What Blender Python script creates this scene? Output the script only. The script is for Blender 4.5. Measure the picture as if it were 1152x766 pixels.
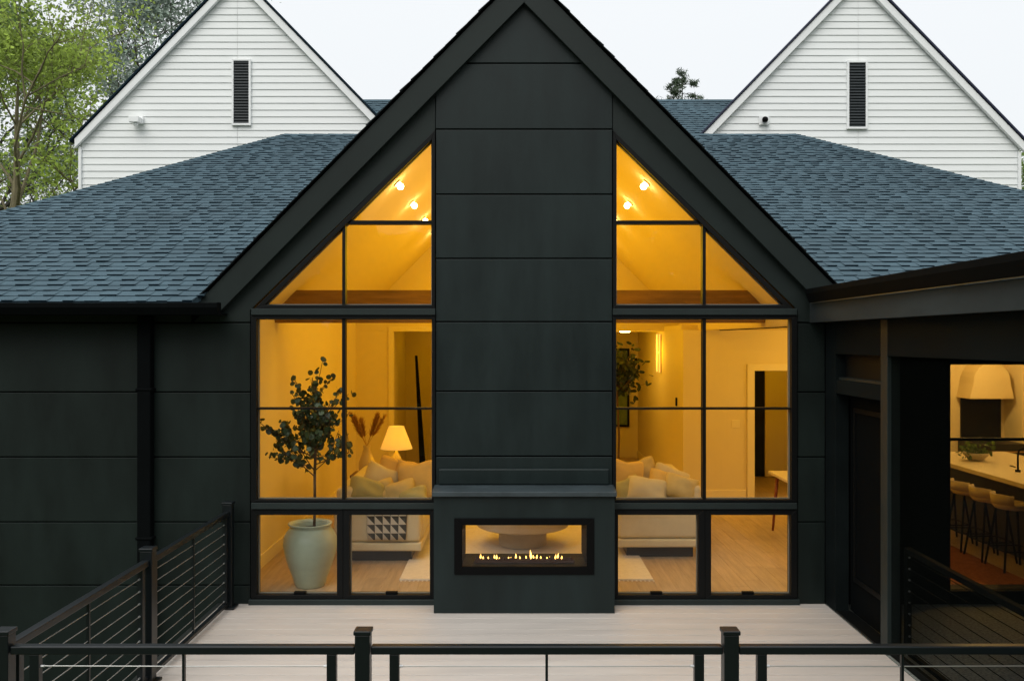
import bpy, math, random
import numpy as np
from mathutils import Vector, Matrix

for o in list(bpy.data.objects):
    bpy.data.objects.remove(o)
sc = bpy.context.scene
COL = sc.collection
R = math.radians

# ------------------------------------------------------------------ camera
CAM_H, CAM_D = 2.41, 8.15           # height over the deck, metres in front of the facade
cam = bpy.data.objects.new('camera', bpy.data.cameras.new('camera'))
COL.objects.link(cam)
cam.location = (0, -CAM_D, CAM_H)
cam.rotation_euler = (R(90), 0, 0)
cam.data.sensor_width = 36
cam.data.lens = 36 * 1000 / 1152
cam.data.clip_start = 0.05
cam.data.clip_end = 4000
sc.camera = cam

# ------------------------------------------------------------------ sky and sun
SUN_EL, SUN_ROT = R(48), R(205)
world = bpy.data.worlds.new('World'); sc.world = world
world.use_nodes = True
wn, wl = world.node_tree.nodes, world.node_tree.links
wn.clear()
w_out = wn.new('ShaderNodeOutputWorld'); w_bg = wn.new('ShaderNodeBackground')
sky = wn.new('ShaderNodeTexSky'); sky.sky_type = 'NISHITA'; sky.sun_disc = False
sky.sun_elevation = SUN_EL; sky.sun_rotation = SUN_ROT
sky.air_density = 1.0; sky.dust_density = 4.0; sky.ozone_density = 1.0
cloud = wn.new('ShaderNodeMix'); cloud.data_type = 'RGBA'; cloud.blend_type = 'MIX'
cloud.inputs[0].default_value = 0.86          # an overcast: most of the dome is cloud
w_tc = wn.new('ShaderNodeTexCoord'); w_sp = wn.new('ShaderNodeSeparateXYZ'); wl.new(w_tc.outputs['Generated'], w_sp.inputs[0])
w_rp = wn.new('ShaderNodeValToRGB'); wl.new(w_sp.outputs[2], w_rp.inputs[0])      # cloud cover brightens from horizon to zenith
w_rp.color_ramp.elements[0].position = .0; w_rp.color_ramp.elements[0].color = (.40, .41, .415, 1)
w_rp.color_ramp.elements[1].position = 1.0; w_rp.color_ramp.elements[1].color = (.98, 1.0, 1.0, 1)
e_ = w_rp.color_ramp.elements.new(.40); e_.color = (.44, .452, .458, 1)
w_ml = wn.new('ShaderNodeVectorMath'); w_ml.operation = 'SCALE'; w_ml.inputs['Scale'].default_value = 24.0
wl.new(w_rp.outputs[0], w_ml.inputs[0]); wl.new(w_ml.outputs[0], cloud.inputs[7])
wl.new(sky.outputs[0], cloud.inputs[6]); wl.new(cloud.outputs[2], w_bg.inputs[0])
w_bg.inputs[1].default_value = 0.1
wl.new(w_bg.outputs[0], w_out.inputs[0])
sun = bpy.data.objects.new('sun', bpy.data.lights.new('sun', 'SUN')); COL.objects.link(sun)
sun.data.energy = 1.35; sun.data.angle = R(40); sun.data.color = (1, .97, .92)
sdir = Vector((math.sin(SUN_ROT) * math.cos(SUN_EL), math.cos(SUN_ROT) * math.cos(SUN_EL), math.sin(SUN_EL)))
sun.rotation_euler = sdir.to_track_quat('Z', 'Y').to_euler()
sun.location = (0, 0, 30)
vs = sc.view_settings
vs.view_transform = 'Standard'; vs.look = 'None'; vs.exposure = 0.0; vs.gamma = 1; vs.use_curve_mapping = False
sc.render.engine = 'CYCLES'
cy = sc.cycles
cy.use_denoising = True
cy.max_bounces = 9; cy.diffuse_bounces = 5; cy.glossy_bounces = 4; cy.transmission_bounces = 6
cy.transparent_max_bounces = 24
cy.sample_clamp_indirect = 4.0
cy.caustics_reflective = False; cy.caustics_refractive = False

AMBER = (1.0, 0.55, 0.004)
LAMP_W = 19.5

# ------------------------------------------------------------------ materials
def s2l(r, g, b):
    f = lambda c: (c / 255 / 12.92) if c / 255 <= .04045 else ((c / 255 + .055) / 1.055) ** 2.4
    return (f(r), f(g), f(b))

def mat(name, col, rough=.6, spec=.4, var=.0, scale=3.0, stretch=(1, 1, 1), island=0.0, bump=0.0, bscale=60.0,
        metal=0.0, emit=None, estr=0.0, rvar=0.0, transl=0.0, col2=None, detail=5.0):
    m = bpy.data.materials.new(name); m.use_nodes = True
    n, l = m.node_tree.nodes, m.node_tree.links
    b = n['Principled BSDF']
    b.inputs['Base Color'].default_value = (*col, 1)
    b.inputs['Roughness'].default_value = rough
    b.inputs['Specular IOR Level'].default_value = spec
    b.inputs['Metallic'].default_value = metal
    tc = n.new('ShaderNodeTexCoord')
    mp = n.new('ShaderNodeMapping'); mp.inputs['Scale'].default_value = stretch
    l.new(tc.outputs['Object'], mp.inputs[0])
    src = None
    if var or col2:
        nt = n.new('ShaderNodeTexNoise'); nt.inputs['Scale'].default_value = scale; nt.inputs['Detail'].default_value = detail
        nt.inputs['Roughness'].default_value = .65
        l.new(mp.outputs[0], nt.inputs['Vector'])
        rp = n.new('ShaderNodeValToRGB')
        rp.color_ramp.elements[0].position = .3; rp.color_ramp.elements[1].position = .72
        if col2:
            rp.color_ramp.elements[0].color = (*col, 1); rp.color_ramp.elements[1].color = (*col2, 1)
        else:
            rp.color_ramp.elements[0].color = (*[c * (1 - var) for c in col], 1)
            rp.color_ramp.elements[1].color = (*[min(1, c * (1 + var)) for c in col], 1)
        l.new(nt.outputs[0], rp.inputs[0]); src = rp.outputs[0]
        if rvar:
            mr = n.new('ShaderNodeMapRange'); mr.inputs[3].default_value = rough - rvar; mr.inputs[4].default_value = rough + rvar
            l.new(nt.outputs[0], mr.inputs[0]); l.new(mr.outputs[0], b.inputs['Roughness'])
    if island:
        g = n.new('ShaderNodeNewGeometry')
        mr = n.new('ShaderNodeMapRange'); mr.inputs[3].default_value = 1 - island; mr.inputs[4].default_value = 1 + island
        l.new(g.outputs['Random Per Island'], mr.inputs[0])
        mx = n.new('ShaderNodeMix'); mx.data_type = 'RGBA'; mx.blend_type = 'MULTIPLY'; mx.inputs[0].default_value = 1
        if src is None:
            mx.inputs[6].default_value = (*col, 1)
        else:
            l.new(src, mx.inputs[6])
        l.new(mr.outputs[0], mx.inputs[7]); src = mx.outputs[2]
    if src is not None:
        l.new(src, b.inputs['Base Color'])
    if bump:
        nb = n.new('ShaderNodeTexNoise'); nb.inputs['Scale'].default_value = bscale; nb.inputs['Detail'].default_value = 4
        l.new(mp.outputs[0], nb.inputs['Vector'])
        bp = n.new('ShaderNodeBump'); bp.inputs['Strength'].default_value = bump; bp.inputs['Distance'].default_value = .01
        l.new(nb.outputs[0], bp.inputs['Height']); l.new(bp.outputs[0], b.inputs['Normal'])
    if emit:
        b.inputs['Emission Color'].default_value = (*emit, 1); b.inputs['Emission Strength'].default_value = estr
    if transl:
        out = n['Material Output']; t = n.new('ShaderNodeBsdfTranslucent'); ms = n.new('ShaderNodeMixShader')
        ms.inputs[0].default_value = transl
        if src is not None: l.new(src, t.inputs[0])
        else: t.inputs[0].default_value = (*col, 1)
        l.new(b.outputs[0], ms.inputs[1]); l.new(t.outputs[0], ms.inputs[2]); l.new(ms.outputs[0], out.inputs[0])
    return m

def glass_mat(name, tint=(1, 1, 1), ior=1.45, film=0.0):
    m = bpy.data.materials.new(name); m.use_nodes = True
    n, l = m.node_tree.nodes, m.node_tree.links
    n.remove(n['Principled BSDF']); out = n['Material Output']
    tr = n.new('ShaderNodeBsdfTransparent'); tr.inputs[0].default_value = (*tint, 1)
    gl = n.new('ShaderNodeBsdfGlossy'); gl.inputs['Roughness'].default_value = 0.0
    fr = n.new('ShaderNodeFresnel'); fr.inputs[0].default_value = ior
    ge = n.new('ShaderNodeNewGeometry'); sb = n.new('ShaderNodeMath'); sb.operation = 'SUBTRACT'; sb.inputs[0].default_value = 1
    l.new(ge.outputs['Backfacing'], sb.inputs[1])
    mu = n.new('ShaderNodeMath'); mu.operation = 'MULTIPLY'
    l.new(fr.outputs[0], mu.inputs[0]); l.new(sb.outputs[0], mu.inputs[1])
    ms = n.new('ShaderNodeMixShader')
    l.new(mu.outputs[0], ms.inputs[0]); l.new(tr.outputs[0], ms.inputs[1]); l.new(gl.outputs[0], ms.inputs[2])
    l.new(ms.outputs[0], out.inputs[0])
    return m

def screen_mat(name, cover=.55, col=(.012, .013, .012)):
    m = bpy.data.materials.new(name); m.use_nodes = True
    n, l = m.node_tree.nodes, m.node_tree.links
    b = n['Principled BSDF']; b.inputs['Base Color'].default_value = (*col, 1); b.inputs['Roughness'].default_value = .8; b.inputs['Specular IOR Level'].default_value = 0
    out = n['Material Output']; tr = n.new('ShaderNodeBsdfTransparent'); ms = n.new('ShaderNodeMixShader')
    ms.inputs[0].default_value = cover
    l.new(tr.outputs[0], ms.inputs[1]); l.new(b.outputs[0], ms.inputs[2]); l.new(ms.outputs[0], out.inputs[0])
    return m

M = {}
M['clad'] = mat('black_cladding', (.0080, .0148, .0146), .5, .27, var=.32, scale=1.6, stretch=(1.8, 1, .45), rvar=.16, bump=.06, bscale=90)
M['wallclad'] = mat('black_lap_siding', (.0062, .0114, .0098), .58, .22, var=.4, scale=1.7, stretch=(1.5, 1, .5), rvar=.14, bump=.08, bscale=70)
M['trim'] = mat('black_trim', (.0085, .0145, .0130), .55, .26, var=.18, scale=1.5, rvar=.08, bump=.03, bscale=80)
M['dustytrim'] = mat('dusty_black_trim', (.033, .040, .041), .75, .08, var=.3, scale=2.5, stretch=(1, .35, 1), rvar=.1)
M['porchtrim'] = mat('black_porch_trim', (.0055, .0082, .0083), .75, .06, var=.3, scale=2.5, stretch=(1, .35, 1), rvar=.1)
M['gap'] = mat('joint_backing', (.003, .004, .004), .8, .2)
M['frame'] = mat('black_window_frame', (.0025, .003, .003), .5, .18)
M['shade_frame'] = mat('grey_black_rail', (.014, .021, .020), .5, .3, var=.15, scale=4)
M['gutter'] = mat('black_gutter', (.0016, .0024, .0027), .8, .06, var=.2, scale=3)
M['shingle'] = mat('slate_blue_shingles', (.051, .086, .107), .88, .15, var=.20, scale=.9, island=.08, bump=.5, bscale=240)
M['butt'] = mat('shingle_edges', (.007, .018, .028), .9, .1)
M['darkshingle'] = mat('gable_shingles', (.010, .014, .016), .85, .2, var=.2, scale=2, island=.3, bump=.4, bscale=240)
M['white'] = mat('white_clapboard', (.78, .80, .79), .55, .35, var=.035, scale=1.3, stretch=(.5, 1, 3))
M['whitetrim'] = mat('white_trim', (.80, .815, .81), .5, .35, var=.03, scale=2)
M['vent'] = mat('dark_vent', (.012, .018, .02), .5, .4)
M['navy'] = mat('dark_drip_edge', (.012, .016, .045), .5, .4)
M['bead'] = mat('grey_glazing_bead', (.16, .15, .12), .5, .3)
M['glass'] = glass_mat('window_glass', (.985, .99, .985))
M['screen'] = screen_mat('insect_screen', .32, (.004, .005, .0045))
M['deck'] = mat('beige_deck_boards', (.44, .40, .362), .5, .4, var=.10, scale=4, stretch=(.25, 2.2, 1), island=.05, bump=.12, bscale=40, rvar=.1)
M['deckedge'] = mat('dark_deck_edge', (.012, .015, .014), .6, .35)
M['rail'] = mat('black_powder_coat', (.0035, .0058, .0072), .36, .36, bump=.02, bscale=300)
M['cable'] = mat('steel_cable', (.42, .42, .41), .35, .5, metal=.8)
M['ferrule'] = mat('steel_ferrule', (.6, .6, .6), .3, .5, metal=.9)
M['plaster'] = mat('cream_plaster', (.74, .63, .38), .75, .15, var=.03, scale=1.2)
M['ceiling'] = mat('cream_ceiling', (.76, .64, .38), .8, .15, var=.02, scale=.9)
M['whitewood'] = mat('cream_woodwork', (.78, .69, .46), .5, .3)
M['oak'] = mat('pale_oak_floor', (.40, .295, .18), .42, .4, var=.22, scale=4, stretch=(6, .5, 1), island=.10)
M['beam'] = mat('brown_timber_beam', (.32, .18, .05), .6, .3, var=.35, scale=3, stretch=(.5, 4, 5), bump=.2, bscale=30)
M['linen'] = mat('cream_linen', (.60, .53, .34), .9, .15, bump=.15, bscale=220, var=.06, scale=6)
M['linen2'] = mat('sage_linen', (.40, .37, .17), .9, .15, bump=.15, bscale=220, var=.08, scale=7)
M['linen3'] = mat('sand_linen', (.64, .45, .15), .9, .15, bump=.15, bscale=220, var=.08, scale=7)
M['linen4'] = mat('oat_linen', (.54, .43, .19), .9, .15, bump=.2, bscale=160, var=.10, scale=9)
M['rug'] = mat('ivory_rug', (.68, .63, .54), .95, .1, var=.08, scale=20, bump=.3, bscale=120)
M['runner'] = mat('rust_runner', (.20, .075, .035), .95, .1, var=.45, scale=30, bump=.3, bscale=120)
M['pot'] = mat('sage_glazed_pot', (.38, .43, .31), .35, .5, var=.12, scale=3, stretch=(1, 1, 2))
M['soil'] = mat('dark_soil', (.04, .03, .02), .95, .1, var=.4, scale=40)
M['bark'] = mat('brown_bark', (.10, .06, .035), .85, .2, var=.3, scale=20, stretch=(1, 1, .3))
M['houseleaf'] = mat('dark_leaf', (.042, .066, .026), .45, .45, island=.45, transl=.22)
M['figleaf'] = mat('deep_leaf', (.018, .032, .016), .5, .4, island=.4, transl=.12)
M['herb'] = mat('herb_leaf', (.07, .12, .03), .6, .3, island=.4, transl=.3)
M['stone'] = mat('taupe_stone', (.42, .37, .29), .6, .35, var=.08, scale=5)
M['counter'] = mat('pale_counter', (.68, .60, .45), .3, .5, var=.06, scale=3)
M['cab'] = mat('dark_cabinet', (.02, .019, .016), .5, .4)
M['black'] = mat('matte_black', (.0025, .0025, .0025), .6, .08)
M['ledge_sheen'] = mat('ledge_sky_sheen', (.034, .047, .052), .45, .45, var=.3, scale=4)  # chimney ledge: sky sheen put into a lighter base colour
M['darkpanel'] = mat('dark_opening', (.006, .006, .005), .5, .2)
M['walnut'] = mat('walnut', (.13, .055, .025), .5, .4, var=.3, scale=4, stretch=(4, 4, .4))
M['redwood'] = mat('reddish_wood', (.24, .055, .02), .45, .4, var=.2, scale=6)
M['seat'] = mat('cream_seat', (.62, .52, .38), .8, .2)
M['brass'] = mat('brass', (.55, .36, .12), .35, .5, metal=.9)
M['pampas'] = mat('brown_pampas', (.40, .22, .09), .95, .1, transl=.2, island=.3)
M['vase'] = mat('sand_vase', (.52, .42, .27), .7, .3)
M['shade'] = mat('lit_linen_shade', (.8, .68, .42), .9, .1, emit=(1, .60, .14), estr=.4, transl=.35)
M['bulb'] = mat('lit_bulb', (.9, .8, .6), .5, .3, emit=(1, .74, .34), estr=30)
M['softbulb'] = mat('softly_lit_bar', (.9, .8, .6), .5, .3, emit=(1, .60, .14), estr=.8)
M['flame'] = mat('flame', (.9, .5, .1), .5, .1, emit=(1, .55, .12), estr=5)
M['ember'] = mat('glowing_media', (.02, .015, .01), .9, .1, emit=(1, .2, .02), estr=.015, col2=(.01, .01, .01), scale=60)
M['greenview'] = mat('painted_green_view', (.07, .14, .05), .5, .3, col2=(.22, .30, .14), scale=5, detail=3)  # greenery seen through a window, painted as colour noise
M['porchfloor'] = mat('grey_porch_floor', (.15, .165, .15), .9, .2, var=.5, scale=45, detail=3)
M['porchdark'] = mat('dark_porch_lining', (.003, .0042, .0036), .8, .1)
M['ground'] = mat('lawn', (.045, .07, .022), .95, .1, col2=(.09, .10, .04), scale=.6)
M['gardenleaf'] = mat('bright_leaf', (.27, .36, .07), .55, .3, island=.5, transl=.62, var=.4, scale=.55)
M['midleaf'] = mat('mid_leaf', (.15, .225, .06), .55, .3, island=.45, transl=.45, var=.4, scale=.5)
M['greyleaf'] = mat('grey_green_leaf', (.24, .30, .25), .6, .3, island=.4, transl=.45, var=.25, scale=.4)
M['needle'] = mat('pine_needle', (.085, .12, .075), .7, .2, island=.3, transl=.1)
M['wood_leaf'] = mat('woodland_leaf', (.03, .05, .018), .7, .2, island=.4)
M['treebark'] = mat('tree_bark', (.17, .15, .09), .9, .15, var=.35, scale=5, stretch=(2, 2, .4), bump=.4, bscale=20)
M['darkbark'] = mat('dark_tree_bark', (.06, .055, .045), .9, .15, var=.35, scale=5, stretch=(2, 2, .4), bump=.4, bscale=20)

# woven throw: triangles pattern, checker of two scales
def throw_mat():
    m = bpy.data.materials.new('triangle_patterned_throw'); m.use_nodes = True
    n, l = m.node_tree.nodes, m.node_tree.links
    b = n['Principled BSDF']; b.inputs['Roughness'].default_value = .95
    tc = n.new('ShaderNodeTexCoord'); sp = n.new('ShaderNodeSeparateXYZ'); l.new(tc.outputs['UV'], sp.inputs[0])
    def frac(o):
        f = n.new('ShaderNodeMath'); f.operation = 'FRACT'; l.new(o, f.inputs[0]); return f.outputs[0]
    fx_, fy_ = frac(sp.outputs[0]), frac(sp.outputs[1])
    gt = n.new('ShaderNodeMath'); gt.operation = 'GREATER_THAN'; l.new(fx_, gt.inputs[0]); l.new(fy_, gt.inputs[1])
    mx = n.new('ShaderNodeMix'); mx.data_type = 'RGBA'
    mx.inputs[6].default_value = (.50, .48, .40, 1); mx.inputs[7].default_value = (.035, .037, .03, 1)
    l.new(gt.outputs[0], mx.inputs[0]); l.new(mx.outputs[2], b.inputs['Base Color'])
    return m
M['throw'] = throw_mat()

# ------------------------------------------------------------------ mesh helpers
class MB:
    def __init__(s): s.v, s.f, s.mi, s.uv = [], [], [], None
    def add(s, vs, fs, mi=0):
        k = len(s.v); s.v += [tuple(p) for p in vs]; s.f += [tuple(i + k for i in f) for f in fs]; s.mi += [mi] * len(fs); return s
    def box(s, x0, x1, y0, y1, z0, z1, mi=0):
        if x0 > x1: x0, x1 = x1, x0
        if y0 > y1: y0, y1 = y1, y0
        if z0 > z1: z0, z1 = z1, z0
        return s.add([(x0, y0, z0), (x1, y0, z0), (x1, y1, z0), (x0, y1, z0), (x0, y0, z1), (x1, y0, z1), (x1, y1, z1), (x0, y1, z1)],
              [(0, 3, 2, 1), (4, 5, 6, 7), (0, 1, 5, 4), (1, 2, 6, 5), (2, 3, 7, 6), (3, 0, 4, 7)], mi)
    def prism(s, poly, y0, y1, mi=0):
        """poly in (x, z), extruded along y"""
        a = sum(poly[i][0] * poly[(i + 1) % len(poly)][1] - poly[(i + 1) % len(poly)][0] * poly[i][1] for i in range(len(poly)))
        if a < 0: poly = poly[::-1]
        n = len(poly)
        vs = [(x, y0, z) for x, z in poly] + [(x, y1, z) for x, z in poly]
        fs = [tuple(range(n)), tuple(range(2 * n - 1, n - 1, -1))]
        fs += [(i, i + n, (i + 1) % n + n, (i + 1) % n) for i in range(n)]
        return s.add(vs, fs, mi)
    def ring(s, outer, inner, y0, y1, mi=0):
        """frame between two polygons with as many corners, extruded along y"""
        n = len(outer)
        for i in range(n):
            j = (i + 1) % n
            s.prism([outer[i], outer[j], inner[j], inner[i]], y0, y1, mi)
        return s
    def tube(s, p0, p1, r0, r1=None, n=8, mi=0, caps=True):
        r1 = r0 if r1 is None else r1
        p0, p1 = Vector(p0), Vector(p1); d = (p1 - p0)
        if d.length < 1e-7: return s
        d.normalize(); a = d.orthogonal().normalized(); b = d.cross(a)
        vs = []
        for p, r in ((p0, r0), (p1, r1)):
            for i in range(n):
                t = 2 * math.pi * i / n; vs.append(p + (a * math.cos(t) + b * math.sin(t)) * r)
        fs = [(i, (i + 1) % n, (i + 1) % n + n, i + n) for i in range(n)]
        if caps: fs += [tuple(range(n - 1, -1, -1)), tuple(range(n, 2 * n))]
        return s.add(vs, fs, mi)
    def path(s, pts, r, n=8, mi=0):
        for a, b in zip(pts[:-1], pts[1:]): s.tube(a, b, r, r, n, mi)
        return s
    def lathe(s, prof, c=(0, 0, 0), n=32, mi=0, cap=True):
        k = len(prof); vs = []
        for r, z in prof:
            for i in range(n):
                t = 2 * math.pi * i / n; vs.append((c[0] + r * math.cos(t), c[1] + r * math.sin(t), c[2] + z))
        fs = [(q * n + i, q * n + (i + 1) % n, (q + 1) * n + (i + 1) % n, (q + 1) * n + i) for q in range(k - 1) for i in range(n)]
        if cap: fs += [tuple(range(n - 1, -1, -1)), tuple(range((k - 1) * n, k * n))]
        return s.add(vs, fs, mi)
    def build(s, name, mats, parent=None, loc=None, smooth=False, bevel=0.0, seg=2):
        off = Vector((0, 0, 0))
        if parent is not None:
            p = parent
            while p is not None: off += p.location; p = p.parent
        elif loc is not None: off = Vector(loc)
        me = bpy.data.meshes.new(name)
        me.from_pydata([(x - off.x, y - off.y, z - off.z) for x, y, z in s.v], [], s.f)
        if not isinstance(mats, (list, tuple)): mats = [mats]
        for m in mats: me.materials.append(m)
        if len(mats) > 1: me.polygons.foreach_set('material_index', s.mi)
        if smooth: me.polygons.foreach_set('use_smooth', [True] * len(me.polygons))
        me.update()
        o = bpy.data.objects.new(name, me); COL.objects.link(o)
        if parent is not None: o.parent = parent
        elif loc is not None: o.location = loc
        if bevel:
            bv = o.modifiers.new('bevel', 'BEVEL'); bv.width = bevel; bv.segments = seg; bv.limit_method = 'ANGLE'; bv.angle_limit = R(40)
            bv.harden_normals = False
        return o

def tag(o, label=None, cat=None, group=None, kind=None):
    if label: o['label'] = label
    if cat: o['category'] = cat
    if group: o['group'] = group
    if kind: o['kind'] = kind
    return o

def thing(name, label, cat, loc=(0, 0, 0), group=None):
    o = bpy.data.objects.new(name, None); COL.objects.link(o); o.location = loc; o.empty_display_size = .2
    return tag(o, label, cat, group)

def children(o): return [c for c in bpy.data.objects if c.parent == o]
def dup(root, loc, rotz=0.0, label=None, scale=None):
    def cp(o, par):
        c = o.copy(); COL.objects.link(c); c.parent = par
        for ch in children(o): cp(ch, c)
        return c
    r = cp(root, None); r.location = loc; r.rotation_euler = (0, 0, rotz)
    if scale: r.scale = scale
    if label: r['label'] = label
    return r

def lamp(name, loc, watts, col=AMBER, size=.08, parent=None, spot=None):
    ld = bpy.data.lights.new(name, 'SPOT' if spot else 'POINT'); ld.energy = watts; ld.color = col; ld.shadow_soft_size = size
    if spot: ld.spot_size = R(spot); ld.spot_blend = .6
    o = bpy.data.objects.new(name, ld); COL.objects.link(o)
    if parent is not None: o.parent = parent; o.location = Vector(loc) - parent.location
    else: o.location = loc
    return o

def P(px, py, D): return ((px - 576) / 1000 * D, D - CAM_D, CAM_H + (383 - py) / 1000 * D)
def fx(px): return (px - 576) * .00815
def fz(py): return CAM_H + (383 - py) * .00815
XC = .11
def mir(x): return 2 * XC - x
rnd = random.Random(7)

# ------------------------------------------------------------------ ground
g = MB().add([(-900, -900, -3.3), (900, -900, -3.3), (900, 900, -3.3), (-900, 900, -3.3)], [(0, 1, 2, 3)]).build('ground', M['ground'])
tag(g, kind='structure')

# ================================================================== THE BLACK HOUSE
house = thing('black_house', 'black clad house with steep glazed gable and grey shingle roofs, behind the deck', 'house', (XC, 0, 0))

SL = 1.015
ZA = CAM_H + 421 * .00806                       # ridge height of the gable roof
def roof_z(x): return ZA - abs(x - XC) * SL
EAVE_Y, EAVE_Z, RUN, PITCH, HIP = -.25, 2.75, 8.0, .4167, .42
RIDGE_Z = EAVE_Z + RUN * PITCH
RIDGE_Y = EAVE_Y + RUN
XL, XR = -4.07, 5.08

# --- walls: core with openings left free
WIN_L, WIN_R = fx(283), fx(490)                 # left window group
zt, zb = fz(343), fz(680)
w = MB()
w.box(-7.1, WIN_L, .03, .25, -3.3, 2.70)                                              # left stretch
w.box(mir(WIN_L), 9.4, .03, .25, -.3, 2.70) if False else None
w.box(mir(WIN_L), fx(1068) - .06, .03, .25, -.6, 2.70)                                # right stretch up to the patio door
w.box(6.35, 7.9, .03, .25, -.6, 2.70)
w.box(fx(1068) - .06, 6.35, .03, .25, 2.22, 2.70)
w.box(fx(1068) - .06, 6.35, .03, .25, -.6, .09)
w.box(WIN_L, mir(WIN_L), .03, .25, -3.3, -.005)                                       # below the windows
fbz0, fbz1, fbx0, fbx1 = .40, .785, XC - .56, XC + .56
w.box(WIN_R, fbx0, .03, .25, -.005, fz(146)); w.box(fbx1, mir(WIN_R), .03, .25, -.005, fz(146))
w.box(fbx0, fbx1, .03, .25, -.005, fbz0); w.box(fbx0, fbx1, .03, .25, fbz1, fz(146))
def rake(x, d): return ZA - d - abs(x - XC) * SL
# gable core above the windows
for sgn in (0, 1):
    poly = [(WIN_L - .35, 2.70), (WIN_L, 2.70), (WIN_L, fz(347)), (fx(488), fz(150)), (WIN_R, fz(146)), (WIN_R, rake(WIN_R, .12)), (WIN_L - .35, rake(WIN_L - .35, .12))]
    if sgn: poly = [(mir(x), z) for x, z in poly]
    w.prism(poly, .03, .25)
w.prism([(WIN_R, fz(146)), (mir(WIN_R), fz(146)), (mir(WIN_R), rake(WIN_R, .12)), (XC, ZA - .12), (WIN_R, rake(WIN_R, .12))], .03, .25)
# back and end walls of the long wing, rear gable wall
w.box(-7.1, -6.9, .25, 8.1, -3.3, 2.7); w.box(7.7, 7.9, .25, 8.1, -3.3, 2.7)
w.box(-7.1, -2.3, 7.9, 8.1, -3.3, 2.7); w.box(4.9, 7.7, 7.9, 8.1, -3.3, 2.7)
w.prism([(XC - 2.89, 2.72), (XC + 2.89, 2.72), (XC, ZA - .14)], 7.2, 7.35)
w.build('wall', M['gap'], house)

# --- cladding panels with open joints
def panels(x0f, x1f, joints, y0, y1, mb, gap=.006):
    for za, zb_ in zip(joints[:-1], joints[1:]):
        lo, hi = za + gap, zb_ - gap
        mb.prism([(x0f(lo), lo), (x1f(lo), lo), (x1f(hi), hi), (x0f(hi), hi)], y0, y1)
c = MB()
jl = [fz(v) for v in (363, 441, 514, 587, 658, 731, 804, 877, 950, 1030, 1090)][::-1]
panels(lambda z: -7.1, lambda z: WIN_L - .012, jl, .0, .03, c, .0055)
c.box(-7.1, fx(247), .0, .03, fz(363) + .007, 2.70)
c.build('cladding', M['wallclad'], house, bevel=.004); c = MB()
jr = [fz(v) for v in (363, 441, 514, 587, 680)][::-1]
panels(lambda z: mir(WIN_L) + .012, lambda z: 2.868, jr, .0, .03, c, .0055)
c.build('cladding', M['wallclad'], house, bevel=.004)
c = MB()
jc = [fz(v) for v in (146, 219, 291, 362, 440, 513, 552)][::-1]
panels(lambda z: WIN_R + .003, lambda z: mir(WIN_R) - .003, jc, -.012, .03, c)
cut = .262                                       # where the face meets the rake board
def half(z): return max(.002, (ZA - cut - z) / SL)
zq = [fz(146), fz(72), ZA - cut - .02]
lo, hi = zq[0] + .006, zq[1] - .006
W2 = (mir(WIN_R) - WIN_R) / 2 - .003
zk = ZA - cut - W2 * SL
c.prism([(XC - W2, lo), (XC + W2, lo), (XC + W2, zk), (XC + half(hi), hi), (XC - half(hi), hi), (XC - W2, zk)], -.012, .03)
lo = zq[1] + .006
c.prism([(XC - half(lo), lo), (XC + half(lo), lo), (XC, zq[2])], -.012, .03)
c.build('chimney_cladding', M['clad'], house, bevel=.004)
# raked boards between window and fascia
c = MB()
for sgn in (0, 1):
    poly = [(fx(247), fz(363) + .007), (WIN_L - .012, fz(363) + .007), (WIN_L - .012, fz(349)), (fx(489), fz(148)), (WIN_R - .002, fz(146)),
            (WIN_R - .002, rake(WIN_R, cut)), (fx(247), rake(fx(247), cut))]
    if sgn: poly = [(mir(x), z) for x, z in poly]
    c = MB().prism(poly, .0, .03); c.build('raked_board', M['trim'], house, bevel=.004)

# --- gable fascia, soffit and roof
f = MB()
for sgn in (-1, 1):
    e = 3.02
    zc_ = 2.668; xo, xi = (ZA - .035 - zc_) / SL, (ZA - .325 - zc_) / SL
    f.prism([(XC, ZA - .035), (XC + sgn * xo, zc_), (XC + sgn * xi, zc_), (XC, ZA - .325)], -.075, -.003)
fas = f.build('gable_fascia', M['trim'], house, bevel=.003)
r_ = MB()
for sgn in (-1, 1):
    e = 3.05
    r_.prism([(XC, ZA - .005), (XC + sgn * e, ZA - .005 - e * SL), (XC + sgn * e, ZA - .15 - e * SL), (XC, ZA - .15)], -.002, 7.3)
# shingle courses of the gable roof
def tabs(mb, org, u, v, nrm, rows, expo, urange, rng, wmin=.08, wmax=.17, mi_top=0, mi_butt=1, t_lo=.010, t_hi=.0185):
    org, u, v, nrm = Vector(org), Vector(u), Vector(v), Vector(nrm)
    for k in range(rows):
        v0 = k * expo; a, b = urange(v0 + expo * .5)
        if b - a < .03: continue
        x = a; raised = rng.random() < .5
        while x < b - 1e-4:
            wd = rng.uniform(wmin, wmax); x1 = min(b, x + wd)
            if b - x1 < .05: x1 = b
            th = (t_hi if raised else t_lo) * rng.uniform(.8, 1.2)
            raised = (not raised) if rng.random() < .93 else raised
            v1 = v0 + expo + .03; d = rng.uniform(-.004, .004)
            p = lambda uu, vv, nn: org + u * uu + v * vv + nrm * nn
            q = [p(x, v0 + d, 0), p(x1, v0 + d, 0), p(x1, v0 + d, th), p(x, v0 + d, th), p(x1, v1, .0015), p(x, v1, .0015), p(x1, v1, -.002), p(x, v1, -.002)]
            k0 = len(mb.v)
            mb.add(q, [(3, 2, 4, 5)], mi_top)
            mb.f += [tuple(i + k0 for i in t) for t in ((0, 1, 2, 3), (1, 6, 4, 2), (7, 0, 3, 5))]; mb.mi += [mi_butt, mi_top, mi_top]
            x = x1
gl = math.sqrt(1 + SL * SL)
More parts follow.
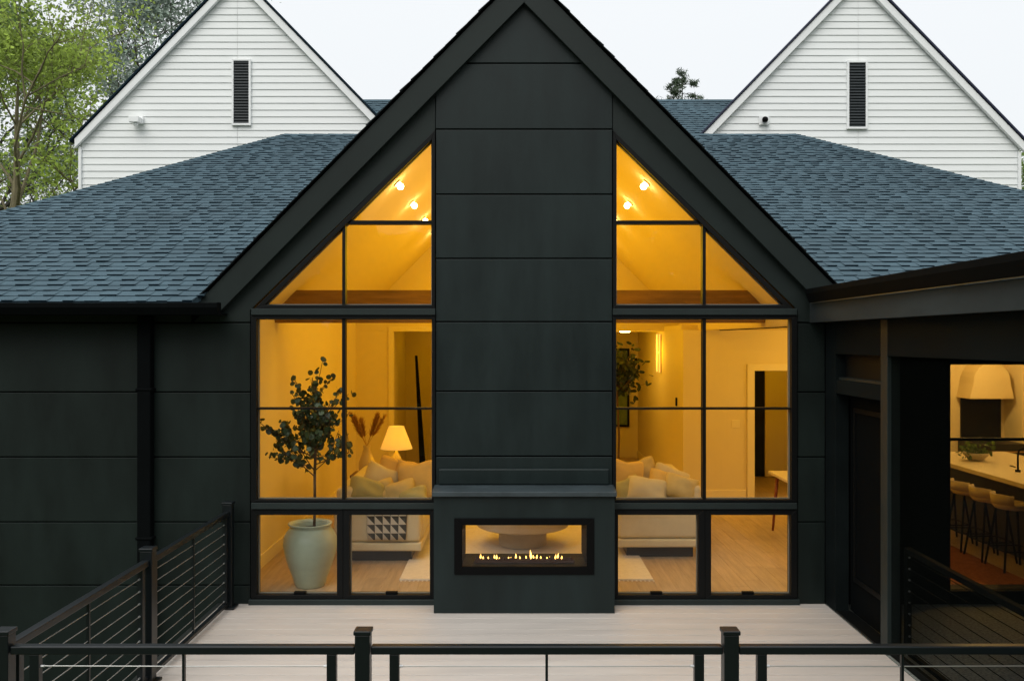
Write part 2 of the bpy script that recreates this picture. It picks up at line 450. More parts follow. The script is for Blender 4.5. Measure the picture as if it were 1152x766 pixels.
for sgn in (-1, 1):
    e = 3.06; Lr = e * gl
    vdir = Vector((-sgn, 0, SL)) / gl; nd = Vector((sgn * SL, 0, 1)) / gl
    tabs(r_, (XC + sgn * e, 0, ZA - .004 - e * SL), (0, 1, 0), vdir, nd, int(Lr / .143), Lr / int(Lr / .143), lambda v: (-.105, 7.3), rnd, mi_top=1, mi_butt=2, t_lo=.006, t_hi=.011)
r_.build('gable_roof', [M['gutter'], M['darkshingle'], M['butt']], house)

# --- the two shingled hip roofs of the long wing
ca = math.hypot(1, PITCH)
def hip_roof(left):
    mb = MB()
    nrm = Vector((0, -PITCH, 1)) / ca; vd = Vector((0, 1, PITCH)) / ca
    Ls = RUN * ca; n = int(Ls / .143)
    def rng_u(vv):
        run = vv / ca; z = EAVE_Z + run * PITCH
        dx = max(0, (ZA - z) / SL)
        return ((XL - (RUN - run) * HIP, XC - dx + .03) if left else (XC + dx - .03, XR + (RUN - run) * HIP))
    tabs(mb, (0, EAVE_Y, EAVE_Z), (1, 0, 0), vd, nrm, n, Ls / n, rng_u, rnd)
    s = -1 if left else 1; xe = (XL if left else XR); ye = RIDGE_Y + .4
    # deck below the courses, end hip and rear slope
    x_in = lambda z: XC + s * max(0, (ZA - z) / SL)
    th = .05
    eo = (xe + s * RUN * HIP, EAVE_Y, EAVE_Z - .004); ei = (x_in(EAVE_Z), EAVE_Y, EAVE_Z - .004); rm = (XC, EAVE_Y + (ZA - EAVE_Z) / PITCH, ZA - .004); ri = (XC, RIDGE_Y, RIDGE_Z - .004); ro = (xe, RIDGE_Y, RIDGE_Z - .004)
    dn = lambda p: (p[0], p[1], p[2] - th)
    rg5 = [eo, ei, rm, ri, ro]; mb.add(rg5 + [dn(p) for p in rg5], [(0, 1, 2, 3, 4), (9, 8, 7, 6, 5)] + [(i, i + 5, (i + 1) % 5 + 5, (i + 1) % 5) for i in range(5)], 0)
    er = (xe + s * RUN * HIP, ye, EAVE_Z); eri = (x_in(EAVE_Z), ye, EAVE_Z)
    mb.add([eo, ro, er, dn(eo), dn(ro), dn(er)], [(0, 1, 2), (5, 4, 3), (0, 2, 5, 3)], 0)
    mb.add([er, ro, ri, eri], [(0, 1, 2, 3)], 0)
    # ridge and hip caps
    k = 16
    for i in range(k):
        a, b = Vector(ro).lerp(Vector((x_in(RIDGE_Z) + s * .0, RIDGE_Y, RIDGE_Z)), i / k), Vector(ro).lerp(Vector((x_in(RIDGE_Z), RIDGE_Y, RIDGE_Z)), (i + 1.15) / k)
        mb.add([a + Vector((0, -.12, -.055)), b + Vector((0, -.12, -.055)), b + Vector((0, 0, .02)), a + Vector((0, 0, .028)), b + Vector((0, .12, -.055)), a + Vector((0, .12, -.055))],
               [(0, 1, 2, 3), (3, 2, 4, 5)], 0)
    k = 70
    p0, p1 = Vector(eo), Vector(ro)
    for i in range(k):
        a, b = p0.lerp(p1, i / k), p0.lerp(p1, min(1, (i + 1.25) / k))
        sd = Vector((s * -.10, 0, -.002)); so = Vector((s * .085, .03, -.09))
        up = Vector((0, 0, .035)); up2 = Vector((0, 0, .022))
        mb.add([a + sd + up * .6, b + sd + up2 * .6, b + up2, a + up, b + so + up2 * .6, a + so + up * .6], [(0, 1, 2, 3), (3, 2, 4, 5)], 0)
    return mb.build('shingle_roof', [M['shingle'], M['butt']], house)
hip_roof(True); hip_roof(False)

# --- left gutter and downspout
g = MB()
x0, x1 = -7.4, (245 - 576) * .00782
g.prism([(0, 0)] * 3, 0, 0) if False else None
prof = [(-.245, 2.742), (-.345, 2.742), (-.345, 2.70), (-.315, 2.635), (-.245, 2.635)]
n = len(prof)
g.add([(x0, y, z) for y, z in prof] + [(x1, y, z) for y, z in prof], [tuple(range(n)), tuple(range(2 * n - 1, n - 1, -1))] + [(i, (i + 1) % n, (i + 1) % n + n, i + n) for i in range(n)])
g.build('gutter', M['gutter'], house, bevel=.004)
MB().box(x0, x1 - .02, -.245, .03, 2.64, 2.655).build('soffit', M['gutter'], house)
d = MB(); d.box(-3.40, -3.275, -.10, -.004, -3.25, 2.636)
for zz in (1.95, .6, -.8): d.box(-3.415, -3.26, -.106, -.003, zz, zz + .03)
d.build('downspout', M['gutter'], house, bevel=.012)

# --- windows -----------------------------------------------------
YF, YB = -.028, .09
def V2(pts): return [(fx(a), fz(b)) for a, b in pts]
def window(kind, frame_rings, panes, munts, extra=None, mirror=False):
    mm = (lambda p: [(mir(x), z) for x, z in p]) if mirror else (lambda p: p)
    f = MB()
    for o_, i_ in frame_rings: f.ring(mm(o_), mm(i_), YF, YB)
    w_ = f.build(kind, M['frame'], house, bevel=.003)
    gb = MB()
    for o_, i_ in frame_rings:
        cx_ = sum(a_ for a_, _ in i_) / len(i_); cz_ = sum(b_ for _, b_ in i_) / len(i_)
        sh = [(a_ + (.007 if a_ < cx_ else -.007), b_ + (.007 if b_ < cz_ else -.007)) for a_, b_ in i_]
        if len(i_) == 3: sh = [(a_ + (cx_ - a_) * .02, b_ + (cz_ - b_) * .02) for a_, b_ in i_]
        gb.ring(mm(i_), mm(sh), .030, .052)
    gb.build('glazing_bead', M['bead'], w_)
    p = MB()
    for q in panes: p.prism(mm(q), .036, .044)
    p.build('pane', M['glass'], w_)
    if munts:
        m_ = MB()
        for q in munts: m_.prism(mm(q), -.012, .075)
        m_.build('muntin', M['frame'], w_)
    if extra:
        for nm, polys, y0, y1, mt in extra:
            e = MB()
            for q in polys: e.prism(mm(q), y0, y1)
            e.build(nm, mt, w_, bevel=.002)
    return w_
def rect(a, b, c_, d_): return V2([(a, d_), (c_, d_), (c_, b), (a, b)])
for mr_ in (False, True):
    # gable triangle
    o_ = V2([(287.5, 347), (489.6, 347), (489.6, 147.5)]); i_ = V2([(298.5, 343.2), (486, 343.2), (486, 158)])
    window('gable_window', [(o_, i_)], [V2([(295, 345), (488, 345), (488, 155)])],
           [V2([(392, 252.3), (487, 252.3), (487, 248.3), (396, 248.3)]), V2([(385.2, 344), (388.8, 344), (388.8, 252), (385.2, 256)])],
           [('transom_rail', [rect(284, 347.2, 490, 354.4)], -.045, .09, M['shade_frame'])], mr_)
    # tall four-light window
    window('tall_window', [(rect(283, 354.6, 490, 564.5), rect(289.6, 358.6, 486.2, 561.2))], [rect(288, 357, 488, 563)],
           [rect(385, 357, 388.6, 563), rect(288, 458.4, 385, 460.6), rect(388.6, 458.4, 488, 460.6)],
           [('mid_rail', [rect(284, 564.7, 490, 571.5)], -.045, .09, M['shade_frame'])], mr_)
    # two low awning windows
    for a, b, ha in ((283, 386.4, 337), (386.6, 489.8, 440)):
        il = 290 if a < 300 else 394; ir = 379.6 if a < 300 else 484
        window('awning_window', [(rect(a, 571.7, b, 672.5), rect(il, 578.4, ir, 668))], [rect(il - 2, 577, ir + 2, 670)], None,
               [('latch', [rect(ha - 6, 665.2, ha + 7, 668.0)], -.012, .03, M['black'])], mr_)
    s_ = MB(); s_.prism([(mir(x), z) for x, z in rect(281, 672.7, 491, 680.5)] if mr_ else rect(281, 672.7, 491, 680.5), -.05, .12)
    s_.build('window_sill', M['shade_frame'], house, bevel=.004)

# --- chimney base with see-through fireplace, sloped ledge
D_CH = 7.86; YC = D_CH - CAM_D
cx0, cx1 = (488 - 576) * D_CH / 1000, (691.5 - 576) * D_CH / 1000
ztop = CAM_H + (383 - 558) * D_CH / 1000
b = MB()
b.box(cx0, fbx0, YC, -.013, .003, ztop); b.box(fbx1, cx1, YC, -.013, .003, ztop)
b.box(fbx0, fbx1, YC, -.013, .003, fbz0); b.box(fbx0, fbx1, YC, -.013, fbz1, ztop)
b.build('chimney_base', M['clad'], house)
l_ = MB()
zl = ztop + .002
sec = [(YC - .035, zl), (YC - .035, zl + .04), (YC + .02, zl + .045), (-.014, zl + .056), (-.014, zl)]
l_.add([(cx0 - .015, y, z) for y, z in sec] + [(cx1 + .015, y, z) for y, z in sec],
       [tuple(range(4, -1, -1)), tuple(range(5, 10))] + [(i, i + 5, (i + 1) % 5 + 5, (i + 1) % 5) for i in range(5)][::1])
MB().box(cx0 + .02, cx1 - .02, -.045, -.0135, zl + .058, zl + .205).build('chimney_band', M['clad'], house, bevel=.012)
led = l_.build('chimney_ledge', M['ledge_sheen'], house, bevel=.004)
fp = MB()
ox0, ox1 = (511 - 576) * .00785, (668.5 - 576) * .00785
oz1, oz0 = CAM_H - (583 - 383) * .00785, CAM_H - (646 - 383) * .00785
gx0, gx1 = (520 - 576) * .00785, (660 - 576) * .00785
gz1, gz0 = CAM_H - (590.5 - 383) * .00785, CAM_H - (637 - 383) * .00785
RR = lambda a, b_, c_, d_: [(a, b_), (c_, b_), (c_, d_), (a, d_)]
fp.ring(RR(ox0, oz0, ox1, oz1), RR(gx0, gz0, gx1, gz1), YC - .014, YC + .02)
fire = fp.build('fireplace', M['black'], house, bevel=.003)
t_ = MB()     # lining of the firebox, from the front to the room side
yb_ = .30
t_.box(fbx0 + .002, gx0, YC + .022, yb_, gz0 - .01, gz1 + .01); t_.box(gx1, fbx1 - .002, YC + .022, yb_, gz0 - .01, gz1 + .01)
t_.box(gx0, gx1, YC + .022, yb_, gz1, gz1 + .012)
t_.box(gx0, gx1, YC + .022, .05, gz0 - .012, gz0 - .001)
t_.build('firebox', M['black'], fire)
MB().prism(RR(gx0, gz0, gx1, gz1), YC + .004, YC + .009).build('pane', M['glass'], fire)
t_ = MB(); t_.box(gx0 + .1, gx1 - .1, -.17, -.06, gz0, gz0 + .022)
for i in range(130):
    x = rnd.uniform(gx0 + .11, gx1 - .11); y = rnd.uniform(-.165, -.065); q = rnd.uniform(.006, .014)
    t_.lathe([(q * .3, 0), (q, q * .5), (q * .4, q * 1.2)], (x, y, gz0 + .022), 5)
t_.build('burner_tray', M['ember'], fire)
fl = [(.08, .05), (.105, .03), (.155, .03), (.215, .045), (.235, .05), (.262, .02), (.35, .018), (.375, .018), (.42, .06), (.46, .03), (.52, .032), (.565, .10), (.59, .04), (.62, .045), (.66, .028), (.72, .02), (.745, .02), (.80, .05), (.825, .055), (.86, .035)]
for u_, h_ in fl:
    m_ = MB(); x = gx0 + .08 + u_ * (gx1 - gx0 - .16); y = -.115 + rnd.uniform(-.02, .02); h_ *= .85; r0 = .005 + h_ * .06
    zf = gz0 + .024; ln = rnd.uniform(-.3, .3)
    pr = [(.3, 0), (.9, .18), (1, .32), (.7, .55), (.35, .78), (.04, 1)]
    nn = 7; vs_ = []
    for rr, zz in pr:
        for i in range(nn):
            t = 2 * math.pi * i / nn
            vs_.append((x + r0 * rr * math.cos(t) + ln * h_ * zz * zz * .6, y + r0 * rr * math.sin(t), zf + zz * h_))
    m_.add(vs_, [(q * nn + i, q * nn + (i + 1) % nn, (q + 1) * nn + (i + 1) % nn, (q + 1) * nn + i) for q in range(5) for i in range(nn)])
    m_.build('flame', M['flame'], fire, smooth=True)

# --- interior shell -----------------------------------------------------
XWL = -2.67; YBK = 7.05; CS = 3.1            # left wall, back wall, vault (half width + height over camera)
ZC = CAM_H + CS
fl_ = MB()
x = -2.72; k = 0
while x < 7.6:
    y = .10 - rnd.uniform(0, 1.5)
    while y < 10.4:
        y2 = y + rnd.uniform(1.2, 2.2)
        a, b_ = max(y, .13), min(y2, 10.5)
        if b_ > a: fl_.box(x + .001, min(x + .179, 7.6), a, b_ - .002, -.02, .0)
        y = y2
    x += .18
fl_.box(-2.75, 7.65, .26, 10.5, -.05, -.021)
fl_.build('floorboards', M['oak'], house)
iw = MB()
iw.box(XWL - .1, XWL, .26, YBK + .1, -.02, 2.80)                                        # left side wall
# back wall pieces round the tall opening and the passage
bx = lambda px: (px - 576) * .0152
iw.box(XWL, bx(443), YBK, YBK + .14, 0, 2.568); iw.box(bx(443), bx(520), YBK, YBK + .14, CAM_H + .152, 2.568)
iw.box(bx(520), bx(668), YBK, YBK + .14, 0, 2.568)
iw.prism([(XC - 2.94, 2.5695), (XC + 2.94, 2.5695), (XC, ZC)], YBK, YBK + .14)   # gable above
# frontal wall on the right and its return
YR = 13.5 - CAM_D
iw.box(2.6, 3.68, YR, YR + .12, 0, 2.57); iw.box(3.68, 4.75, YR, YR + .12, 1.95, 2.57); iw.box(4.75, 7.6, YR, YR + .12, 0, 2.57)
iw.box(2.6, 2.72, YR + .12, 10.2, 0, 2.57)
# hall behind the door opening
iw.box(2.72, 5.4, 7.6, 7.7, 0, 2.57); iw.box(5.4, 5.5, YR + .12, 7.7, 0, 2.57)
# far room behind the passage, and the space behind the tall opening
iw.box(-.1, 2.72, 10.2, 10.3, 0, 2.57); iw.box(-2.1, -.2, 9.4, 9.5, 0, 2.7); iw.box(-.2, -.1, YBK + .14, 10.3, 0, 2.57); iw.box(-2.2, -2.1, YBK + .14, 9.5, 0, 2.7)
iw.box(7.6, 7.68, .26, YR, 0, 2.57)
# inner face of the facade
iw.box(XWL, WIN_L - .0, .26, .27, 0, 2.8); iw.box(mir(WIN_L), fx(1068) - .06, .26, .27, 0, 2.57)
iw.box(WIN_R + .02, fbx0 - .0, .26, .30, 0, 4.2); iw.box(fbx1 + .0, mir(WIN_R) - .02, .26, .30, 0, 4.2); iw.box(fbx0, fbx1, .26, .30, fbz1, 4.2); iw.box(fbx0, fbx1, .26, .30, 0, fbz0 - .02)
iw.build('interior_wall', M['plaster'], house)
ce = MB()
for s in (-1, 1):
    e = 2.83
    ce.prism([(XC, ZC), (XC + s * e, ZC - e), (XC + s * e, ZC - e + .09), (XC, ZC + .09)], .255, YBK + .001)
ce.box(2.85, 7.65, .255, YR + .13, 2.571, 2.65); ce.box(2.60, 5.5, YR + .13, 10.3, 2.571, 2.65)
ce.box(-.2, 2.60, YBK + .14, 10.3, 2.571, 2.65); ce.box(-2.2, -.2, YBK + .14, 9.5, 2.701, 2.78)
ce.box(2.855, 2.95, .255, YBK + .1, 2.56, 2.83)
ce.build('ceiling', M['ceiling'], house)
def trim(name, *boxes):
    q = MB()
    for b_ in boxes: q.box(*b_)
    q.build(name, M['whitewood'], house, bevel=.003)
trim('skirting', (XWL + .001, XWL + .018, .28, YBK, .0, .14)); trim('skirting', (XWL + .02, bx(443) - .1, YBK - .018, YBK - .001, 0, .14))
trim('skirting', (2.6, 3.55, YR - .018, YR - .001, 0, .14)); trim('skirting', (2.582, 2.599, YR, 10.2, 0, .14))
trim('door_casing', (bx(443) - .09, bx(443), YBK - .022, YBK - .001, 0, CAM_H + .152), (bx(443) - .09, bx(520), YBK - .022, YBK - .001, CAM_H + .1525, CAM_H + .24))
trim('door_casing', (3.57, 3.68, YR - .025, YR - .001, 0, 1.95), (4.75, 4.86, YR - .025, YR - .001, 0, 1.95), (3.57, 4.86, YR - .025, YR - .001, 1.9505, 2.05))
# inner white door standing in the hall, dark gap beside it
dd = MB(); dd.box(4.47, 5.3, 7.54, 7.58, .01, 1.98)
dr = dd.build('inner_door', M['whitewood'], house, bevel=.004)
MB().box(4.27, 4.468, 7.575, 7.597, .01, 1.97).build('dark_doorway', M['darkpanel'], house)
# timber tie beam in the vault
tb = MB(); zb1, zb0 = CAM_H + .565, CAM_H + .20; yb = 10 - CAM_D
tb.prism([(XC - (CS - .20), zb0), (XC + (CS - .20), zb0), (XC + (CS - .565), zb1), (XC - (CS - .565), zb1)][::1], yb, yb + .22) if False else None
tb.prism([(XWL + .001, zb0), (2.849, zb0), (2.849, ZC - (2.849 - XC)), (XC + CS - .565, zb1), (XC - CS + .565, zb1), (XWL + .001, ZC - (XC - XWL))], yb, yb + .2)
tb.box(XWL + .12, 2.75, yb - .012, yb - .001, zb0 + .17, zb0 + .19)
tb.build('tie_beam', M['beam'], house)

# --- right wing: screened porch ---------------------------------------------
XW = 2.875
yD = lambda D: D - CAM_D
pw = MB()
pw.box(XW, XW + .12, yD(7.9), .0, 0, 2.575)                                    # pilaster beside the house wall
pw.box(XW, XW + .14, yD(6.94), yD(7.9) - .001, 2.29, 2.575)                    # over the transom
pw.box(XW + .004, XW + .136, yD(6.94), yD(7.9) - .002, 1.94, 2.06)             # bar between door and transom
pw.box(XW, XW + .14, yD(3.2), yD(6.81) - .001, 2.29, 2.575)                    # over the screen
pw.box(XW, XW + .14, yD(2.9), yD(3.2), 0, 2.575)
pw.box(7.2, 7.3, yD(2.9), .0, -.1, 2.575)
pw.box(XW + .14, 7.2, yD(2.9), yD(3.0), 2.2, 2.575); pw.box(XW + .14, 7.2, yD(2.9), yD(3.0), 0, .2)
pw.build('porch_wall', M['porchtrim'], house, bevel=.003)
MB().box(XW + .001, XW + .10, yD(6.81), yD(6.94) - .001, .0, 2.574).build('porch_post', M['shade_frame'], house, bevel=.004)
MB().box(2.735, 7.35, yD(2.6), -.002, 2.59, 2.70).box(2.735, 3.2, yD(2.6), -.002, 2.576, 2.589).build('porch_roof', M['porchdark'], house)
fa = MB(); fa.box(2.728, 2.765, yD(2.55), -.001, 2.572, 2.745); fa.build('porch_fascia', M['dustytrim'], house, bevel=.003)
gu = MB(); prof = [(2.765, 2.875), (2.655, 2.875), (2.655, 2.83), (2.685, 2.752), (2.765, 2.752)]
ya, yb2 = yD(2.5), -.11
gu.add([(x, ya, z) for x, z in prof] + [(x, yb2, z) for x, z in prof], [tuple(range(n)), tuple(range(2 * n - 1, n - 1, -1))] + [(i, i + n, (i + 1) % n + n, (i + 1) % n) for i in range(n)])
gu.build('porch_gutter', M['gutter'], house, bevel=.004)
MB().box(2.70, 2.7295, ya, -.10, 2.7455, 2.7515).build('drip_edge', mat('grey_drip_edge', (.16, .16, .15), .4, .5, metal=.3), house)
# deck door and transom
MB().box(XW + .002, 3.005, yD(6.945), yD(7.895), .001, .016).build('door_threshold', M['frame'], house)
do = MB(); do.box(3.005, 3.045, yD(6.945), yD(7.895), .02, 1.935)
door = do.build('porch_door', M['gutter'], house, bevel=.003)
di = MB(); di.ring([(yD(7.06), .3), (yD(7.8), .3), (yD(7.8), 1.82), (yD(7.06), 1.82)], [(yD(7.10), .34), (yD(7.76), .34), (yD(7.76), 1.78), (yD(7.10), 1.78)], 0, 0)
di = MB()
for a, b_, z0, z1 in ((7.06, 7.10, .3, 1.82), (7.76, 7.80, .3, 1.82), (7.10, 7.76, .3, .34), (7.10, 7.76, 1.78, 1.82)): di.box(2.993, 3.004, yD(a), yD(b_), z0, z1)
di.build('door_moulding', M['frame'], door)
tn = MB(); tn.box(2.965, 2.99, yD(6.945), yD(7.895), 2.065, 2.285)
tw = tn.build('transom_window', M['darkpanel'], house)
tt = MB(); tt.box(2.90, 2.96, yD(6.945), yD(7.895), 2.062, 2.085); tt.build('frame', M['shade_frame'], tw)
# insect screen between post and corner
sc_ = MB(); sc_.box(XW + .03, XW + .033, yD(3.2), yD(6.81) - .002, .05, 2.29)
scr = sc_.build('insect_screen', M['screen'], house)
ff = MB(); ff.box(XW + .02, XW + .06, yD(3.2), yD(6.81) - .002, .003, .05); ff.box(XW + .015, XW + .055, yD(4.4), yD(4.46), .05, 2.288)
ff.build('frame', M['porchdark'], scr)
MB().box(XW + .0, 7.2, yD(2.9), -.002, -.12, -.001).build('porch_floor', M['porchfloor'], house)
bk = MB(); bk.box(3.0, fx(1068), -.02, .028, 0, 2.59); bk.box(fx(1068), 6.3, -.02, .028, 2.19, 2.59); bk.box(6.3, 7.2, -.02, .028, 0, 2.59); bk.box(fx(1068), 6.3, -.02, .028, 0, .12)
bk.build('porch_lining', M['porchdark'], house)
# patio door to the kitchen
pd = MB(); a0, a1, b0, b1 = fx(1068) - .055, 6.345, .092, 2.218
pd.ring([(a0, b0), (a1, b0), (a1, b1), (a0, b1)], [(a0 + .055, b0 + .03), (a1 - .05, b0 + .03), (a1 - .05, b1 - .03), (a0 + .055, b1 - .03)], .034, .20)
pat = pd.build('patio_door', M['black'], house)
MB().box(a0 + .03, a1 - .03, .10, .108, b0 + .02, b1 - .02).build('pane', M['glass'], pat)
zq_ = CAM_H - .111 * 8.25
MB().box(a0 + .056, a1 - .051, .088, .124, zq_ - .013, zq_ + .013).box(5.15, 5.2, .086, .122, b0 + .031, b1 - .031).build('muntin', M['black'], pat)

# ================================================================== DECK AND RAILINGS
dk = MB()
y = -.004; i = 0
while y > -3.80:
    if y > -.6: dk.box(-2.66, 2.868, y - .137, y, -.028, .0)
    else: dk.box(-2.66, 2.868, y - .137, y, -.028, .0)
    y -= .1445
dko = dk.build('deck', M['deck'], bevel=.003); tag(dko, kind='structure')
de = MB(); de.box(-2.70, -2.662, -3.86, -.002, -.30, .004); de.box(-2.70, 2.87, -3.90, -3.862, -.30, .004)
for y in (-.3, -1.2, -2.1, -3.0, -3.7): de.box(-2.66, 2.86, y - .04, y, -.26, -.030)
for x in (-2.5, .1, 2.6):
    de.box(x - .07, x + .07, -3.75, -3.61, -3.3, -.262)
tag(de.build('deck_frame', M['deckedge']), kind='structure')

def post(mb_parent, x, y, w=.08, base=True, z1=.935):
    p = MB(); h = w / 2
    p.box(x - h, x + h, y - h, y + h, .0045, z1)
    if base: p.box(x - .072, x + .072, y - .072, y + .072, .0045, .022)
    po = p.build('post', M['rail'], mb_parent, bevel=.004)
    c_ = MB(); c_.box(x - h - .006, x + h + .006, y - h - .006, y + h + .006, z1 + .0005, z1 + .022); c_.build('cap', M['rail'], po, bevel=.004)
    return po
CZ = [.09 + .085 * i for i in range(9)]
def bar(mb, p, q, w, z0, z1):
    p, q = Vector((*p, 0)), Vector((*q, 0)); d = (q - p).normalized(); n_ = Vector((-d.y, d.x, 0)) * w / 2
    pts = [p - n_, q - n_, q + n_, p + n_]
    mb.add([(a.x, a.y, z0) for a in pts] + [(a.x, a.y, z1) for a in pts], [(0, 3, 2, 1), (4, 5, 6, 7), (0, 1, 5, 4), (1, 2, 6, 5), (2, 3, 7, 6), (3, 0, 4, 7)])
porch_root = None
def section(root, p, q, gap=.155, spacer=True, zrail=.876, ferr=True):
    p, q = Vector((*p, 0)), Vector((*q, 0)); L = (q - p).length; d = (q - p) / L
    at = lambda t: ((p + d * t).x, (p + d * t).y)
    e = .041
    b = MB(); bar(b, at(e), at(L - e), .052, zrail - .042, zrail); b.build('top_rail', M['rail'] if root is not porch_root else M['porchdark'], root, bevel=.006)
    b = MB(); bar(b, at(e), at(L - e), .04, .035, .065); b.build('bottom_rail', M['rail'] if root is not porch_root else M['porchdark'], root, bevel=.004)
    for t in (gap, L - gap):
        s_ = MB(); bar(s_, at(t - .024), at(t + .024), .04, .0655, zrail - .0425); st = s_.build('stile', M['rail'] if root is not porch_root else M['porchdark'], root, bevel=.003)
    if spacer:
        s_ = MB(); bar(s_, at(L / 2 - .0065), at(L / 2 + .0065), .02, .0655, zrail - .0425); s_.build('spacer', M['rail'], root)
    for z in CZ:
        cb = MB(); a, b2 = at(gap + .03), at(L - gap - .03)
        m_ = ((Vector((*a, z)) + Vector((*b2, z))) / 2) - Vector((0, 0, .002))
        cb.tube((*a, z), m_, .003, n=6); cb.tube(m_, (*b2, z), .003, n=6)
        cb.tube((*at(gap + .0245), z), (*at(gap + .042), z), .0075, .006, 8, 1); cb.tube((*at(L - gap - .0245), z), (*at(L - gap - .042), z), .0075, .006, 8, 1)
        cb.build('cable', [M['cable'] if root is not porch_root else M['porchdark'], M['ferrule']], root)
XRL = -2.56; YF_ = 4.485 - CAM_D
side = thing('cable_railing', 'black cable railing along the deck\'s left edge, running from the house to the corner', 'railing', (XRL, -1.9, 0), 'cable railings of deck and porch')
ps = [(XRL, yD(8.02)), (XRL, yD(6.255))]
post(side, *ps[0], .085); post(side, *ps[1], .085)
section(side, ps[0], ps[1], gap=.09); section(side, ps[1], (XRL, YF_), gap=.12)
front = thing('cable_railing', 'black cable railing across the front edge of the deck, nearest the viewer', 'railing', (0, YF_, 0), 'cable railings of deck and porch')
xs = [XRL, -.75, 1.10, XW - .04]
for x in xs: post(front, x, YF_, .075)
for a, b_ in zip(xs[:-1], xs[1:]): section(front, (a, YF_), (b_, YF_), gap=.158)
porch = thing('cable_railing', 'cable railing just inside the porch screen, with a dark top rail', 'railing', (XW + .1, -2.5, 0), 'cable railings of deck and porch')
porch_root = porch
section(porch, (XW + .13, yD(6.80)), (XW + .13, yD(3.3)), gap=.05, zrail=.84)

# ================================================================== WHITE HOUSE BEHIND
white = thing('white_house', 'white clapboard house with two steep gables rising behind the black house', 'house', (.65, 7.9, -3.3))
DW = 17.4; YW = DW - CAM_D
def white_gable(xc, hw, sh):
    k = DW / 1000
    za = CAM_H + 414 * k + sh; sl = 1.03; ze = za - hw * sl
    wl_ = MB()
    z = -3.0; e = .133
    wl_.prism([(xc - hw, -3.3), (xc + hw, -3.3), (xc + hw, ze), (xc, za - .02), (xc - hw, ze)], YW + .02, YW + .15)
    wl_.box(xc - hw, xc - hw + .15, YW + .15, YW + 7, -3.3, ze - .1); wl_.box(xc + hw - .15, xc + hw, YW + .15, YW + 7, -3.3, ze - .1)
    z = 2.0
    while z < za - .25:
        h0 = hw - .01 if z < ze else (za - z) / sl; h1 = hw - .01 if z + e < ze else max(.02, (za - z - e) / sl)
        h0 -= .03; h1 = max(.01, h1 - .03)
        # lapped boards, each a wedge; a butt joint under the ridge on alternate sides
        for sx in (-1, 1):
            vs_ = [(xc + sx * .003, YW - .003, z), (xc + sx * h0, YW - .003, z), (xc + sx * h1, YW + .012, z + e + .004), (xc + sx * .003, YW + .012, z + e + .004),
                   (xc + sx * .003, YW + .02, z), (xc + sx * h0, YW + .02, z)]
            fs = [(0, 1, 2, 3), (4, 5, 1, 0)]
            if sx < 0: fs = [t[::-1] for t in fs]
            wl_.add(vs_, fs)
        z += e
    wl_.build('wall', M['white'], white)
    tr = MB()
    for s in (-1, 1):
        x0, x1 = xc, xc + s * (hw + .05)
        tr.prism([(x0, za - .045), (x1, za - .045 - (hw + .05) * sl), (x1, za - .045 - (hw + .05) * sl - .18), (x0, za - .225)], YW - .10, YW - .022)
        if True: tr.box(xc + s * (hw - .05), xc + s * (hw + .004), YW - .045, YW - .003, 2.0, ze - .26)
    tr.build('rake_trim', M['whitetrim'], white, bevel=.004)
    rf = MB()
    for s in (-1, 1):
        e_ = hw + .14
        rf.prism([(xc, za + .03), (xc + s * e_, za + .03 - e_ * sl), (xc + s * e_, za - .02 - e_ * sl), (xc, za - .02)], YW - .13, YW + 7.2)
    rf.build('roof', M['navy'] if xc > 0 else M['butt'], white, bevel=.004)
    return za, ze
white_gable((267 - 576) * .0174, 3.09, .0)
white_gable((965.5 - 576) * .0174, 3.165, -.0)
def vent(px0, py0, px1, py1):
    k = DW / 1000
    x0, x1, z1, z0 = (px0 - 576) * k, (px1 - 576) * k, CAM_H + (383 - py0) * k, CAM_H + (383 - py1) * k
    v = MB(); v.ring([(x0 - .04, z0 - .04), (x1 + .04, z0 - .04), (x1 + .04, z1 + .04), (x0 - .04, z1 + .04)], [(x0, z0), (x1, z0), (x1, z1), (x0, z1)], YW - .05, YW - .0)
    vo = v.build('louvre_vent', M['whitetrim'], white, bevel=.004)
    s = MB(); s.box(x0, x1, YW - .019, YW - .01, z0, z1); z = z0 + .01
    while z < z1 - .03:
        s.add([(x0, YW - .045, z), (x1, YW - .045, z), (x1, YW - .022, z + .04), (x0, YW - .022, z + .04), (x0, YW - .045, z - .008), (x1, YW - .045, z - .008)], [(0, 1, 2, 3), (4, 5, 1, 0)]); z += .056
    s.build('louvre', M['vent'], vo)
vent(263.5, 69.5, 280.5, 139.5); vent(954.5, 71.5, 973, 143.5)
k = DW / 1000
x, _, z = P(156, 137, DW)
q = MB(); q.box(x - .03, x + .11, YW - .06, YW - .022, z - .05, z + .09); q.box(x - .10, x + .09, YW - .24, YW - .061, z - .06, z + .05); q.lathe([(.03, -.13), (.05, -.09), (.03, -.061)], (x - .0, YW - .15, z), 12)
tag(q.build('flood_light', M['whitetrim'], loc=(x, YW, z), bevel=.006), 'small white flood light fixed to the white clapboard of the left gable', 'flood light')
x, _, z = P(859, 136, DW)
cm = MB().box(x - .1, x + .1, YW - .05, YW - .022, z - .09, z + .09)
co = cm.build('security_camera', M['whitetrim'], loc=(x, YW, z), bevel=.005)
tag(co, 'dark round security camera on a white plate, on the right gable', 'camera')
MB().lathe([(.02, -.06), (.05, -.045), (.06, 0), (.05, .03), (.02, .05)], (x, YW - .11, z), 16).tube((x, YW - .05, z + .02), (x, YW - .1, z), .02).build('lens_housing', M['black'], co, smooth=True)
